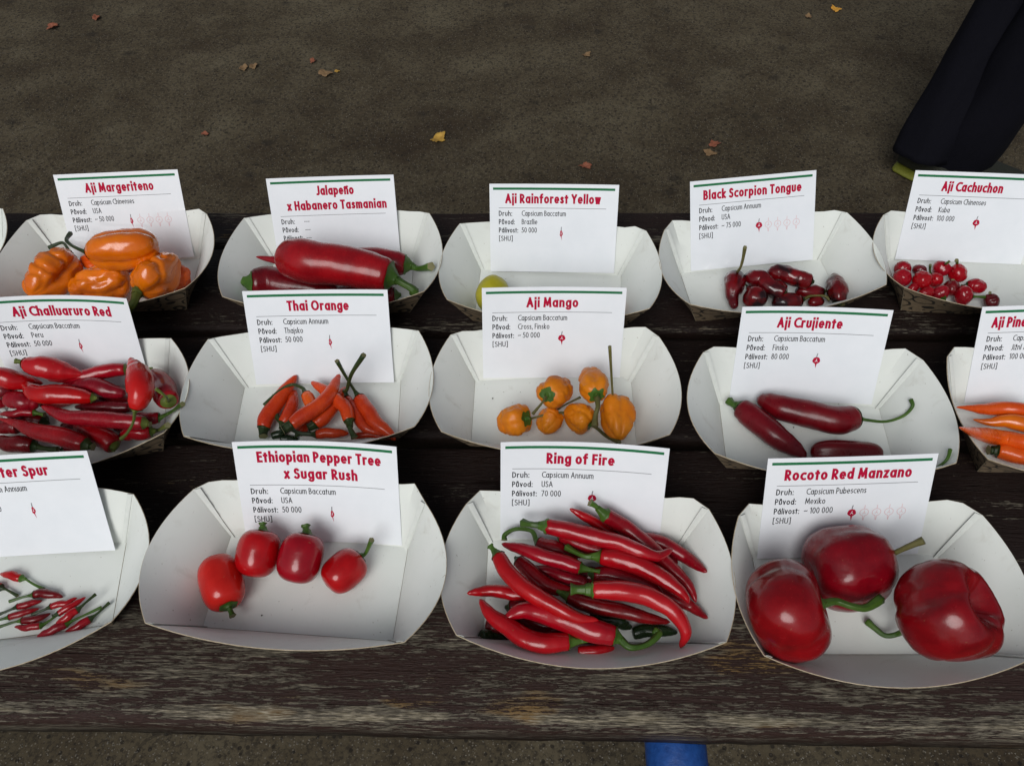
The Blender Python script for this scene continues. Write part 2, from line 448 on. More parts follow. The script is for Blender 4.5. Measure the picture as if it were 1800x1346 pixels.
def card_map(key, u, v, n=0.0):
    """u 0..1 left to right, v 0..1 bottom to top, n metres off the face towards the viewer -> world"""
    x, y, z, yaw, lean, roll, bend = CARDS[key]
    uu = (u - .5) * CW_; vv = v * CH_
    q = (2 * u - 1)
    back = bend * (1 - q * q) * (.35 + .65 * v) - n
    c, s = math.cos(roll), math.sin(roll)
    a, b_ = c * uu - s * vv, s * uu + c * vv
    # local: x right, then up along the lean, back = into the wall
    P = Vector((a, b_ * math.sin(lean) + back * math.cos(lean), b_ * math.cos(lean) - back * math.sin(lean)))
    cy, sy = math.cos(yaw), math.sin(yaw)
    return Vector((cy * P.x - sy * P.y + x, sy * P.x + cy * P.y + y, P.z + z))

TRAY_LABEL = {
 'R1C1': 'white paper tray of tiny bird chillies, cut off at the left in the front row',
 'R1C2': 'white paper tray in the front row holding four barrel-shaped red peppers',
 'R1C3': 'white paper tray in the front row heaped with long shiny red chillies',
 'R1C4': 'white paper tray in the front row holding three big round dark red peppers',
 'R2C1': 'white paper tray in the middle row heaped with pointed red peppers',
 'R2C2': 'white paper tray in the middle row holding thin orange-red chillies',
 'R2C3': 'white paper tray in the middle row holding small orange lantern peppers',
 'R2C4': 'white paper tray in the middle row holding a few long maroon peppers',
 'R2C5': 'white paper tray of long orange peppers cut off at the right edge',
 'R3C0': 'white paper tray of which only the rim shows at the left edge, back row',
 'R3C1': 'white paper tray in the back row heaped with wrinkled orange peppers',
 'R3C2': 'white paper tray in the back row holding fat crimson peppers',
 'R3C3': 'white paper tray in the back row, nearly empty but for a yellow pepper',
 'R3C4': 'white paper tray in the back row holding blackish red twisted peppers',
 'R3C5': 'white paper tray in the back row with small cherry-like red peppers',
}
def tray_world(key, P):
    x, y, rot = TRAYS[key][:3]
    c, s = math.cos(rot), math.sin(rot)
    return Vector((c * P[0] - s * P[1] + x, s * P[0] + c * P[1] + y, P[2]))
def tray_local(key, P):
    x, y, rot = TRAYS[key][:3]
    c, s = math.cos(rot), math.sin(rot)
    dx, dy = P[0] - x, P[1] - y
    return Vector((c * dx + s * dy, -s * dx + c * dy, P[2]))

def push_behind_card(key, Pl):
    """keep a back wall point behind the card that leans on it"""
    if key not in CARDS: return Pl
    x, y, z, yaw, lean, roll, bend = CARDS[key]
    W = tray_world(key, Pl)
    for _ in range(2):
        dx, dy, dz = W.x - x, W.y - y, W.z - z
        cy, sy = math.cos(yaw), math.sin(yaw)
        lx, ly = cy * dx + sy * dy, -sy * dx + cy * dy
        t = ly * math.sin(lean) + dz * math.cos(lean)
        u = (lx + math.sin(roll) * t) / CW_ + .5
        v = t / CH_
        if u < -.3 or u > 1.3: return tray_local(key, W)
        cp = card_map(key, min(1, max(0, u)), v)
        fall = 1.0 if -.04 <= u <= 1.04 else max(0, 1 - (max(-u, u - 1) - .04) / .26)
        fall = fall * fall * (3 - 2 * fall)
        # distance of W behind the card plane, measured along y
        tgt = cp.y + (W.z - cp.z) * math.tan(lean) + .0012
        if W.y < tgt: W = Vector((W.x, W.y + (tgt - W.y) * fall, W.z))
    return tray_local(key, W)

SIDE_BULGE = {('R2C5', 'left'): .006, ('R2C4', 'right'): .012, ('R1C3', 'right'): .0112, ('R1C4', 'left'): .0092}
def wall_grid(key, side, nu=18, nv=6):
    Lx, Ly, dx, dy, z, sb, sz, fb, fz = TRAYS[key][3:]
    sb = SIDE_BULGE.get((key, side), sb)
    a, b_ = Lx / 2, Ly / 2
    rows = []
    for j in range(nv + 1):
        t = j / nv; row = []
        for i in range(nu + 1):
            s = -1 + 2 * i / nu; q = 1 - s * s
            tb = t ** 1.25
            if side in ('left', 'right'):
                sg = -1 if side == 'left' else 1
                P = Vector((sg * (a + dx * t + sb * q * tb), s * (b_ + dy * t), z * t + sz * q * tb))
                if side == 'left': P.y = -P.y
            else:
                sg = -1 if side == 'front' else 1
                P = Vector((s * (a + dx * t), sg * (b_ + dy * t + fb * q * tb), z * t + fz * q * tb))
                if side == 'back': P.x = -P.x
            wob = .00022 * noise.noise(Vector((P.x * 40 + hash(key) % 17 * 0, P.y * 40 + sum(map(ord, key)), P.z * 60)))
            P.z += wob * t
            if side == 'back' and 0 < i < nu: P = push_behind_card(key, P)
            row.append(P)
        rows.append(row)
    return rows
TH = .00048
def sheet(name, rows, parent, mats, invert=False, smooth=True):
    """rows of local points; gives them thickness outwards; inner face first material, outer second, edge third"""
    nj, ni = len(rows), len(rows[0])
    V = [p for r in rows for p in r]
    def nrm(j, i):
        a = rows[min(nj - 1, j + 1)][i] - rows[max(0, j - 1)][i]
        b_ = rows[j][min(ni - 1, i + 1)] - rows[j][max(0, i - 1)]
        n = b_.cross(a)
        return n.normalized() if n.length else Vector((0, 0, 1))
    sg = -1 if invert else 1
    V2 = [rows[j][i] + nrm(j, i) * TH * sg for j in range(nj) for i in range(ni)]
    uv = [(i / (ni - 1) * .12, j / (nj - 1) * .045) for j in range(nj) for i in range(ni)]
    fs, fm = [], []
    n = nj * ni
    for j in range(nj - 1):
        for i in range(ni - 1):
            a = j * ni + i
            for f in ((a, a + 1, a + ni + 1), (a, a + ni + 1, a + ni)):     # the same diagonal on both faces
                fs.append(f if invert else f[::-1]); fm.append(0)
                f2 = tuple(k + n for k in f)
                fs.append(f2[::-1] if invert else f2); fm.append(1)
    ring = [i for i in range(ni)] + [j * ni + ni - 1 for j in range(1, nj)] + [(nj - 1) * ni + i for i in range(ni - 2, -1, -1)] + [j * ni for j in range(nj - 2, 0, -1)]
    for k in range(len(ring)):
        a, b_ = ring[k], ring[(k + 1) % len(ring)]
        fs.append((a, b_, b_ + n, a + n)); fm.append(2)
    o = mesh_obj(name, V + V2, fs, mats, parent, smooth, fm, uv + [(u + .002, v) for u, v in uv])
    if smooth:
        for p in o.data.polygons:
            if p.material_index == 2: p.use_smooth = False
    # split normals at the rim so that the two faces stay flat
    o.data.set_sharp_from_angle(angle=R(40))
    return o
SHEET = [M['board'], M['kraft'], M['edge']]
def make_tray(key):
    x, y, rot = TRAYS[key][:3]
    Lx, Ly, dx, dy, z, sb, sz, fb, fz = TRAYS[key][3:]
    t = empty('paper_tray', (x, y, .0008), TRAY_LABEL[key], 'paper tray', 'paper trays of peppers set out in rows on the table')
    t.rotation_euler.z = rot
    a, b_ = Lx / 2, Ly / 2
    nx, ny = 18, 6
    rows = [[Vector((-a + 2 * a * i / nx, -b_ + 2 * b_ * j / ny, .0006 + .0003 * noise.noise(Vector((i * .7, j * .7, sum(map(ord, key))))))) for i in range(nx + 1)] for j in range(ny + 1)]
    bw = wall_grid(key, 'back')[0][::-1]
    rows[-1] = [Vector((p.x, p.y + .0004, .0006)) for p in bw]
    o = sheet('base_panel', rows, t, SHEET, invert=True)
    for side, nm in (('front', 'front_wall'), ('back', 'back_wall'), ('left', 'side_wall'), ('right', 'side_wall')):
        sheet(nm, wall_grid(key, side), t, SHEET, invert=False)
    # crease along the foot of each wall and the glued corner flaps beside the corner seams
    for sx in (-1, 1):
        for sy in (1, -1):
            if sy < 0 and (sx, key) not in ((-1, 'R1C2'), (1, 'R1C3'), (-1, 'R2C2')) and key[1] != '1': continue
            side = 'back' if sy > 0 else 'front'
            G = wall_grid(key, side)
            order = -1 if (side == 'back') == (sx < 0) else 1       # which end of the row is this corner
            rows = []
            wid = .0042
            for j in range(0, 7):
                r = G[j]
                c0 = r[-1] if order == -1 else r[0]
                c1 = r[-2] if order == -1 else r[1]
                c2 = r[-3] if order == -1 else r[2]
                d = (c2 - c0).normalized()
                w = wid * (.75 + .25 * j / 6)
                up = G[min(6, j + 1)][0 if order == 1 else -1] - G[max(0, j - 1)][0 if order == 1 else -1]
                n = d.cross(up).normalized()
                if n.y * (-sy) < 0: n = -n
                off = n * .0008
                rows.append([c0 + d * .0006 + off * .5, c0 + d * w * .5 + off, c0 + d * w + off])
            if len(rows) > 1:
                inv = (sx * sy) > 0
                f = sheet('corner_flap', [r for r in rows], t, [M['flap'], M['flap'], M['crease']], invert=not inv)
    return t
for k in TRAYS: make_tray(k)

# ------------------------------------------------------------------ a stroke alphabet (condensed geometric sans)
def arc(cx, cy, rx, ry, a0, a1, n=None):
    n = n or max(4, int(abs(a1 - a0) / 18))
    return [(cx + rx * math.cos(R(a0 + (a1 - a0) * i / n)), cy + ry * math.sin(R(a0 + (a1 - a0) * i / n))) for i in range(n + 1)]
XH = .67
def O_(cx, rx, y0, y1): return arc(cx, (y0 + y1) / 2, rx, (y1 - y0) / 2, 90, 450, 22)
def L_(*p): return list(p)
G = {}
G['A'] = (.46, [L_((0, 0), (.23, 1)), L_((.23, 1), (.46, 0)), L_((.08, .33), (.38, .33))])
G['B'] = (.34, [L_((0, 0), (0, 1)), L_((0, 1), (.12, 1)) + arc(.12, .77, .17, .23, 90, -90) + [(0, .54)], L_((0, .54), (.14, .54)) + arc(.14, .27, .20, .27, 90, -90) + [(0, 0)]])
G['C'] = (.42, [arc(.36, .5, .36, .5, 66, 294, 16)])
G['D'] = (.40, [L_((0, 0), (0, 1)), L_((0, 1), (.06, 1)) + arc(.06, .5, .34, .5, 90, -90, 14) + [(0, 0)]])
G['E'] = (.28, [L_((.28, 1), (0, 1)), L_((0, 1), (0, 0)), L_((0, 0), (.28, 0)), L_((0, .54), (.25, .54))])
G['F'] = (.26, [L_((.26, 1), (0, 1)), L_((0, 1), (0, 0)), L_((0, .52), (.23, .52))])
G['H'] = (.38, [L_((0, 0), (0, 1)), L_((.38, 0), (.38, 1)), L_((0, .53), (.38, .53))])
G['J'] = (.20, [L_((.20, 1), (.20, .2)) + arc(.06, .2, .14, .2, 0, -110)])
G['K'] = (.36, [L_((0, 0), (0, 1)), L_((.34, 1), (.02, .52)), L_((.02, .52), (.36, 0))])
G['M'] = (.56, [L_((0, 0), (.06, 1)), L_((.06, 1), (.28, .18)), L_((.28, .18), (.50, 1)), L_((.50, 1), (.56, 0))])
G['N'] = (.42, [L_((0, 0), (0, 1)), L_((0, 1), (.42, 0)), L_((.42, 0), (.42, 1))])
G['O'] = (.60, [O_(.30, .30, 0, 1)])
G['P'] = (.32, [L_((0, 0), (0, 1)), L_((0, 1), (.08, 1)) + arc(.08, .72, .24, .28, 90, -90) + [(0, .44)]])
G['R'] = (.34, [L_((0, 0), (0, 1)), L_((0, 1), (.08, 1)) + arc(.08, .73, .23, .27, 90, -90) + [(0, .46)], L_((.10, .46), (.34, 0))])
G['S'] = (.30, [arc(.16, .76, .14, .24, 35, 235, 10) + arc(.14, .25, .17, .27, 62, -140, 10)])
G['T'] = (.34, [L_((0, 1), (.34, 1)), L_((.17, 1), (.17, 0))])
G['U'] = (.38, [L_((0, 1), (0, .22)) + arc(.19, .22, .19, .22, 180, 360, 10) + [(.38, 1)]])
G['Y'] = (.40, [L_((0, 1), (.20, .46)), L_((.40, 1), (.20, .46)), L_((.20, .46), (.20, 0))])
def bowl(cx=.17, rx=.17): return O_(cx, rx, 0, XH)
G['a'] = (.35, [bowl(), L_((.35, XH), (.35, 0))])
G['b'] = (.35, [bowl(.18), L_((0, 1.05), (0, 0))])
G['c'] = (.27, [arc(.22, XH / 2, .22, XH / 2, 70, 290, 14)])
G['d'] = (.35, [bowl(), L_((.35, 1.05), (.35, 0))])
G['e'] = (.34, [[(.0, .33), (.34, .33)] , arc(.17, XH / 2, .17, XH / 2, 4, 300, 18)])
G['f'] = (.20, [L_((.07, 0), (.07, .86)) + arc(.17, .86, .10, .17, 180, 80, 6), L_((-.02, XH), (.19, XH))])
G['g'] = (.35, [bowl(), L_((.35, XH), (.35, -.12)) + arc(.18, -.12, .17, .20, 0, -150, 10)])
G['h'] = (.31, [L_((0, 0), (0, 1.05)), arc(.155, XH - .19, .155, .19, 180, 0, 10) + [(.31, 0)]])
G['i'] = (.0, [L_((0, 0), (0, XH)), 'dot0'])
G['j'] = (.0, [L_((0, XH), (0, -.30)), 'dot0'])
G['k'] = (.28, [L_((0, 0), (0, 1.05)), L_((.26, XH), (.02, .34)), L_((.02, .34), (.28, 0))])
G['l'] = (.0, [L_((0, 0), (0, 1.05))])
G['m'] = (.54, [L_((0, 0), (0, XH)), arc(.135, XH - .17, .135, .17, 180, 0, 9) + [(.27, 0)], arc(.405, XH - .17, .135, .17, 180, 0, 9) + [(.54, 0)]])
G['n'] = (.31, [L_((0, 0), (0, XH)), arc(.155, XH - .19, .155, .19, 180, 0, 10) + [(.31, 0)]])
G['o'] = (.35, [O_(.175, .175, 0, XH)])
G['p'] = (.35, [bowl(.18), L_((0, XH), (0, -.32))])
G['r'] = (.19, [L_((0, 0), (0, XH)), arc(.14, XH - .22, .14, .22, 180, 70, 7)])
G['s'] = (.21, [arc(.115, XH - .155, .095, .155, 35, 230, 8) + arc(.10, .165, .12, .165, 62, -140, 8)])
G['t'] = (.18, [L_((.08, 0), (.08, .88)), L_((-.02, XH), (.18, XH))])
G['u'] = (.30, [L_((0, XH), (0, .17)) + arc(.15, .17, .15, .17, 180, 360, 9) + [(.30, XH)], L_((.30, .2), (.30, 0))])
G['v'] = (.28, [L_((0, XH), (.14, 0)), L_((.14, 0), (.28, XH))])
G['w'] = (.44, [L_((0, XH), (.11, 0)), L_((.11, 0), (.22, XH)), L_((.22, XH), (.33, 0)), L_((.33, 0), (.44, XH))])
G['x'] = (.28, [L_((0, XH), (.28, 0)), L_((0, 0), (.28, XH))])
G['z'] = (.24, [L_((0, XH), (.24, XH)), L_((.24, XH), (0, 0)), L_((0, 0), (.24, 0))])
G['ů'] = (.30, G['u'][1] + [O_(.15, .10, .80, 1.04)])
G['á'] = (.35, G['a'][1] + [L_((.17, .78), (.27, .98))])
G['í'] = (.0, [L_((0, 0), (0, XH)), L_((-.02, .78), (.08, .98))])
G['ñ'] = (.31, G['n'][1] + [L_((.0, .80), (.06, .88), (.13, .87), (.2, .81), (.27, .82), (.32, .90))])
G['ž'] = (.24, G['z'][1] + [L_((.03, .96), (.12, .80)), L_((.12, .80), (.21, .96))])
G['0'] = (.36, [O_(.18, .18, 0, 1)])
G['1'] = (.16, [L_((0, .86), (.14, 1)), L_((.14, 1), (.14, 0))])
G['5'] = (.30, [L_((.28, 1), (.07, 1)), L_((.07, 1), (.03, .56)) , arc(.10, .31, .21, .31, 108, -130, 12)])
G['7'] = (.32, [L_((0, 1), (.32, 1)), L_((.32, 1), (.08, 0))])
G['8'] = (.32, [O_(.16, .125, .53, 1), O_(.16, .16, 0, .53)])
G[':'] = (.0, ['dotlow', 'dotmid'])
G[','] = (.04, [L_((.05, .06), (0, -.14))])
G['['] = (.12, [L_((.12, 1.08), (0, 1.08)), L_((0, 1.08), (0, -.16)), L_((0, -.16), (.12, -.16))])
G[']'] = (.12, [L_((0, 1.08), (.12, 1.08)), L_((.12, 1.08), (.12, -.16)), L_((.12, -.16), (0, -.16))])
G['~'] = (.42, [L_((0, .38), (.07, .47), (.15, .48), (.27, .40), (.35, .41), (.42, .50))])
G['-'] = (.16, [L_((0, .36), (.16, .36))])

def layout(text, wt):
    """strokes of a line of text in units of cap height: list of polylines, and total width"""
    x = 0; out = []; gap = .095
    for ch in text:
        if ch == ' ':
            x += .26; continue
        w, st = G[ch]
        for s in st:
            if s == 'dot0': out.append([(x + wt / 2, .80), (x + wt / 2, .80 + wt * 1.15)])
            elif s == 'dotlow': out.append([(x + wt / 2, 0), (x + wt / 2, wt * 1.1)])
            elif s == 'dotmid': out.append([(x + wt / 2, .50), (x + wt / 2, .50 + wt * 1.1)])
            else:
                k = 1 - wt
                pts = []
                for (a, b_) in s:
                    yy = wt / 2 + b_ * k if b_ <= 1.06 and b_ >= 0 else (wt / 2 + b_ * k)
                    pts.append((x + wt / 2 + a, yy))
                out.append(pts)
        x += w + wt + gap
    return out, x - gap
def ribbon(pts, wt, sx, sy, butt):
    """polyline in cap units -> quads in mm; width constant in mm"""
    P = [Vector((a * sx, b_ * sy)) for a, b_ in pts]
    hw = wt * sy / 2
    closed = (P[0] - P[-1]).length < 1e-5 and len(P) > 3
    if not closed and butt:
        d0 = (P[0] - P[1]).normalized(); d1 = (P[-1] - P[-2]).normalized()
        P[0] = P[0] + d0 * hw * .98; P[-1] = P[-1] + d1 * hw * .98
    n = len(P); Ls = []
    for i in range(n):
        if closed:
            a = P[(i - 1) % (n - 1)]; b_ = P[(i + 1) % (n - 1)] if i < n - 1 else P[1]
        else:
            a = P[max(0, i - 1)]; b_ = P[min(n - 1, i + 1)]
        d = (b_ - a).normalized()
        nn = Vector((-d.y, d.x)); Ls.append((P[i] + nn * hw, P[i] - nn * hw))
    return Ls
def put_text(name, key, items, mat, parent, lift0=.00006):
    """items: (text, x_mm left, baseline mm from the top, cap mm, width mm or None, weight, align)"""
    vs, fs = [], []
    lift = lift0
    k_ = 0
    for text, x, base, cap, width, wt, al in items:
        st, tot = layout(text, wt)
        sx = (width / tot) if width else cap * .97
        W = tot * sx
        x0 = x - W / 2 if al == 'c' else x
        for s in st:
            k_ += 1
            lz = lift + (k_ % 5) * .000006
            dot = len(s) == 2 and abs(s[0][0] - s[1][0]) < 1e-6 and abs(s[1][1] - s[0][1]) < wt * 1.3
            if dot: R_ = ribbon(s, wt, sx, cap, False)
            else: R_ = ribbon(s, wt, sx, cap, True)
            # subdivide long straight runs so that they follow the bend of the card
            b0 = len(vs)
            for a, b_ in R_:
                for q in (a, b_):
                    u = (x0 + q.x) / 105; v = 1 - (base - q.y) / 74
                    vs.append(card_map(key, u, v, lz))
            for i in range(len(R_) - 1):
                fs.append((b0 + 2 * i, b0 + 2 * i + 1, b0 + 2 * i + 3, b0 + 2 * i + 2))
    return mesh_obj(name, vs, fs, mat, parent, smooth=False)
def strip(name, key, x0, x1, y0, y1, mat, parent, lift=.00006, n=20):
    vs, fs = [], []
    for i in range(n + 1):
        u = (x0 + (x1 - x0) * i / n) / 105
        vs.append(card_map(key, u, 1 - y0 / 74, lift)); vs.append(card_map(key, u, 1 - y1 / 74, lift))
    for i in range(n): fs.append((2 * i, 2 * i + 1, 2 * i + 3, 2 * i + 2))
    return mesh_obj(name, vs, fs, mat, parent, smooth=False)
def icon(key, cx, cy, narrow, ghost, parent):
    rx = 1.15 if narrow else 2.75
    ry = 2.6
    k = .5 if narrow else 1
    def cm(x, y, l): return card_map(key, (cx + x) / 105, 1 - (cy + y) / 74, l)
    if not ghost:
        pts = []
        for i in range(24):
            a = 2 * math.pi * i / 24
            wob = 1 + (.22 * math.sin(3 * a + 1) if narrow else .05 * math.sin(5 * a))
            pts.append((rx * math.cos(a) * wob, ry * math.sin(a) * (1.0 if not narrow else 1.0)))
        vs = [cm(0, 0, .00006)] + [cm(x, y, .00006) for x, y in pts]
        fs = [(0, 1 + (i + 1) % 24, 1 + i) for i in range(24)]
        # tail
        b0 = len(vs)
        vs += [cm(-.75 * k, ry * .8, .00007), cm(.75 * k, ry * .8, .00007), cm(.25 + .5 * (narrow), ry + 3.4, .00007)]
        fs.append((b0, b0 + 2, b0 + 1))
        o = mesh_obj('pepper_icon', vs, fs, M['pink'], parent, smooth=False)
        lines = [[(-.15 * k, -ry * .9), (-.1 * k, -ry - 1.5), (.25 * k, -ry - 2.9)]]
        vs, fs = [], []
        for ln in lines:
            R_ = ribbon([(x, y) for x, y in ln], .55, 1, 1, False)
            b0 = len(vs)
            for a, b_ in R_: vs += [cm(a.x, a.y, .00008), cm(b_.x, b_.y, .00008)]
            for i in range(len(R_) - 1): fs.append((b0 + 2 * i, b0 + 2 * i + 1, b0 + 2 * i + 3, b0 + 2 * i + 2))
        mesh_obj('icon_stem', vs, fs, M['grey'], parent, smooth=False)
        lines = [[(.2 * k, -1.3), (0, 0), (-.9 * k, 1.0)], [(0, .1), (.9 * k, .9)]]
        mt = M['paper']; wd = .42 * (1 if not narrow else .6)
    else:
        lines = [arc(0, 0, rx, ry, 100, 440, 20), [(-.6, ry * .9), (-.1, ry + 3.2)], [(.6, ry * .9), (.1, ry + 3.2)],
                 [(-.15, -ry), (0, -ry - 2.9)], [(.2, -1.6), (0, 0), (-1.0, 1.0)], [(0, .1), (1.0, .9)]]
        mt = M['ghost']; wd = .34
    vs, fs = [], []
    for q, ln in enumerate(lines):
        R_ = ribbon([(x, y) for x, y in ln], wd, 1, 1, False)
        b0 = len(vs)
        for a, b_ in R_: vs += [cm(a.x, a.y, .00009 + q * 3e-6), cm(b_.x, b_.y, .00009 + q * 3e-6)]
        for i in range(len(R_) - 1): fs.append((b0 + 2 * i, b0 + 2 * i + 1, b0 + 2 * i + 3, b0 + 2 * i + 2))
    mesh_obj('icon_mark' if not ghost else 'faded_icon', vs, fs, mt, parent, smooth=False)

# title lines (text, width mm, centre mm), values, icon (kind), material, label
CARD_TXT = {
 'R3C1': ([('Aji Margeriteno', 58, 53)], ['Capsicum Chinenses', 'USA', '~ 50 000'], 'n5', 'laminate'),
 'R3C2': ([('Jalapeño', 31, 55), ('x Habanero Tasmanian', 83, 55.5)], ['---', '---', '---'], '', 'paper'),
 'R3C3': ([('Aji Rainforest Yellow', 78, 51.8)], ['Capsicum Baccatum', 'Brazílie', '50 000'], 'n1', 'paper'),
 'R3C4': ([('Black Scorpion Tongue', 82, 52)], ['Capsicum Annuum', 'USA', '~ 75 000'], 'w5', 'laminate'),
 'R3C5': ([('Aji Cachuchon', 49, 49)], ['Capsicum Chinenses', 'Kuba', '100 000'], 'w1', 'paper'),
 'R2C1': ([('Aji Challuaruro Red', 71, 54)], ['Capsicum Baccatum', 'Peru', '50 000'], 'n1', 'paper'),
 'R2C2': ([('Thai Orange', 45, 53)], ['Capsicum Annuum', 'Thajsko', '50 000'], 'n1', 'paper'),
 'R2C3': ([('Aji Mango', 38, 51.5)], ['Capsicum Baccatum', 'Cross, Finsko', '~ 50 000'], 'w1', 'paper'),
 'R2C4': ([('Aji Crujiente', 46, 50)], ['Capsicum Baccatum', 'Finsko', '80 000'], 'w1', 'paper'),
 'R2C5': ([('Aji Pineapple', 44, 31)], ['Capsicum Baccatum', 'Jižní Amerika', '100 000'], 'w1', 'paper'),
 'R1C1': ([('Rooster Spur', 49, 52)], ['Capsicum Annuum', 'USA', '50 000'], 'n1', 'paper'),
 'R1C2': ([('Ethiopian Pepper Tree', 80, 54), ('x Sugar Rush', 48, 54)], ['Capsicum Baccatum', 'USA', '50 000'], 'n1', 'paper'),
 'R1C3': ([('Ring of Fire', 43, 50.5)], ['Capsicum Annuum', 'USA', '70 000'], 'w1', 'paper'),
 'R1C4': ([('Rocoto Red Manzano', 79, 51)], ['Capsicum Pubescens', 'Mexiko', '~ 100 000'], 'w5', 'paper'),
}
CARD_LABEL = {
 'R3C1': 'glossy white card titled Aji Margeriteno, leaning in the tray of wrinkled orange peppers',
 'R3C2': 'white card titled Jalapeño x Habanero Tasmanian, leaning behind the fat crimson peppers',
 'R3C3': 'white card titled Aji Rainforest Yellow, leaning in the nearly empty back tray',
 'R3C4': 'glossy white card titled Black Scorpion Tongue with a row of five printed pepper icons',
 'R3C5': 'white card titled Aji Cachuchon, cut by the right edge behind the cherry-like peppers',
 'R2C1': 'bent white card titled Aji Challuaruro Red behind the pointed red peppers',
 'R2C2': 'white card titled Thai Orange standing behind the thin orange-red chillies',
 'R2C3': 'white card titled Aji Mango standing behind the small orange lantern peppers',
 'R2C4': 'white card titled Aji Crujiente standing behind the long maroon peppers',
 'R2C5': 'white card starting Aji Pin, cut by the right edge in the middle row',
 'R1C1': 'white card ending ter Spur, cut by the left edge in the front row',
 'R1C2': 'white card titled Ethiopian Pepper Tree x Sugar Rush above four barrel-shaped peppers',
 'R1C3': 'white card titled Ring of Fire standing behind the heap of long red chillies',
 'R1C4': 'white card titled Rocoto Red Manzano standing behind three big round peppers',
}
def make_card(key):
    titles, vals, ic, mt = CARD_TXT[key]
    c = CARDS[key]
    root = empty('name_card', (0, 0, 0), CARD_LABEL[key], 'card', 'printed name cards standing in the trays')
    nu, nv = 22, 6
    vs = []
    for side in (0, -.00028):
        for j in range(nv + 1):
            for i in range(nu + 1):
                vs.append(card_map(key, i / nu, j / nv, side))
    n = (nu + 1) * (nv + 1); fs = []; fm = []
    for j in range(nv):
        for i in range(nu):
            a = j * (nu + 1) + i
            fs.append((a, a + 1, a + nu + 2, a + nu + 1)); fm.append(0)
            fs.append((a + n, a + nu + 1 + n, a + nu + 2 + n, a + 1 + n)); fm.append(0)
    ring = list(range(nu + 1)) + [j * (nu + 1) + nu for j in range(1, nv + 1)] + [nv * (nu + 1) + i for i in range(nu - 1, -1, -1)] + [j * (nu + 1) for j in range(nv - 1, 0, -1)]
    for k in range(len(ring)):
        a, b_ = ring[k], ring[(k + 1) % len(ring)]
        fs.append((a, a + n, b_ + n, b_)); fm.append(0)
    o = mesh_obj('card_sheet', vs, fs, M[mt], root, True)
    o.data.set_sharp_from_angle(angle=R(40))
    strip('green_stripe', key, 2.9, 102.0, 3.0, 4.9, M['gprint'], root)
    dy = 12.0 if len(titles) == 2 else 0
    strip('rule_line', key, 7.4, 95.6, 19.5 + dy, 19.85 + dy, M['grey'], root)
    items = []
    for k, (t, w, cx) in enumerate(titles):
        base = (15.9 if len(titles) == 1 else 15.2) + 12 * k
        items.append((t, cx, base, 7.9, w, .205, 'c'))
    put_text('printed_title', key, items, M['pink'], root)
    b0 = 26.3 + dy
    put_text('printed_headings', key, [('Druh:', 7.4, b0, 4.3, 11.0, .145, 'l'), ('Původ:', 7.4, b0 + 7, 4.3, 13.2, .145, 'l'),
             ('Pálivost:', 7.4, b0 + 14, 4.3, 16.0, .145, 'l'), ('[SHU]', 7.4, b0 + 21, 4.3, 11.5, .12, 'l')], M['black'], root)
    put_text('printed_details', key, [(v, 26.4, b0 + 7 * k - .1, 4.4, None, .112, 'l') for k, v in enumerate(vals)], M['black'], root)
    if ic:
        nar = ic[0] == 'n'; x0 = {'R3C1': 57.5, 'R3C4': 58}.get(key, 59.3 if ic[1] == '1' else 57)
        icon(key, x0, 40.6 + dy, nar, False, root)
        if ic[1] == '5':
            for k in range(1, 5): icon(key, x0 + 7.9 * k, 40.6 + dy, False, True, root)
    # move the empty to the card's foot, keeping the parts where they are
    root.location = (c[0], c[1], c[2])
    for ch in root.children: ch.matrix_parent_inverse = Matrix.Translation(Vector(c[:3])).inverted()
    return root
for k in CARDS: make_card(k)

# ------------------------------------------------------------------ peppers
CROP = {'A': (0, 270, 3.958), 'B': (370, 270, 3.958), 'C': (750, 290, 3.958), 'D': (1140, 270, 3.958), 'E': (1480, 270, 3.959),
        'F': (0, 490, 4.205), 'G': (310, 490, 3.830), 'H': (740, 490, 3.75), 'I': (1190, 520, 3.6), 'J': (1600, 520, 4.08),
        'K': (0, 780, 3.367), 'M': (240, 760, 3.214), 'N': (760, 760, 3.130), 'O': (1260, 780, 3.059)}
TOF = {'A': 'R3C1', 'B': 'R3C2', 'C': 'R3C3', 'D': 'R3C4', 'E': 'R3C5', 'F': 'R2C1', 'G': 'R2C2', 'H': 'R2C3', 'I': 'R2C4', 'J': 'R2C5',
       'K': 'R1C1', 'M': 'R1C2', 'N': 'R1C3', 'O': 'R1C4'}
def clear_of_walls(key, P, r):
    """P raised along its own line of sight until it clears the tray's back and side walls"""
    Lx, Ly, dx, dy, z, sb, sz, fb, fz = TRAYS[key][3:]
    a, b_ = Lx / 2, Ly / 2
    d = (EYE - P).normalized()
    for _ in range(90):
        q = tray_local(key, P)
        t = max(0, q.z) / z
        s = q.y / (b_ + dy * t); s2 = max(0, 1 - min(1, s * s))
        back = b_ + (dy + .004) * t - q.y - .0015
        side = a + (dx + sb * s2 * .8) * t - abs(q.x)
        if back * .88 >= r and side * .88 >= r: break
        if q.z > .065: break
        P = P + d * .001
    return P
def catmull(P, n):
    out = []
    m = len(P)
    if m == 2: P = [P[0], P[0].lerp(P[1], .5), P[1]]; m = 3
    for i in range(n + 1):
        t = i / n * (m - 1); k = min(int(t), m - 2); f = t - k
        p0 = P[k - 1] if k > 0 else P[0] * 2 - P[1]
        p1, p2 = P[k], P[k + 1]
        p3 = P[k + 2] if k + 2 < m else P[m - 1] * 2 - P[m - 2]
        out.append(.5 * ((2 * p1) + (-p0 + p2) * f + (2 * p0 - 5 * p1 + 4 * p2 - p3) * f * f + (-p0 + 3 * p1 - 3 * p2 + p3) * f ** 3))
    return out
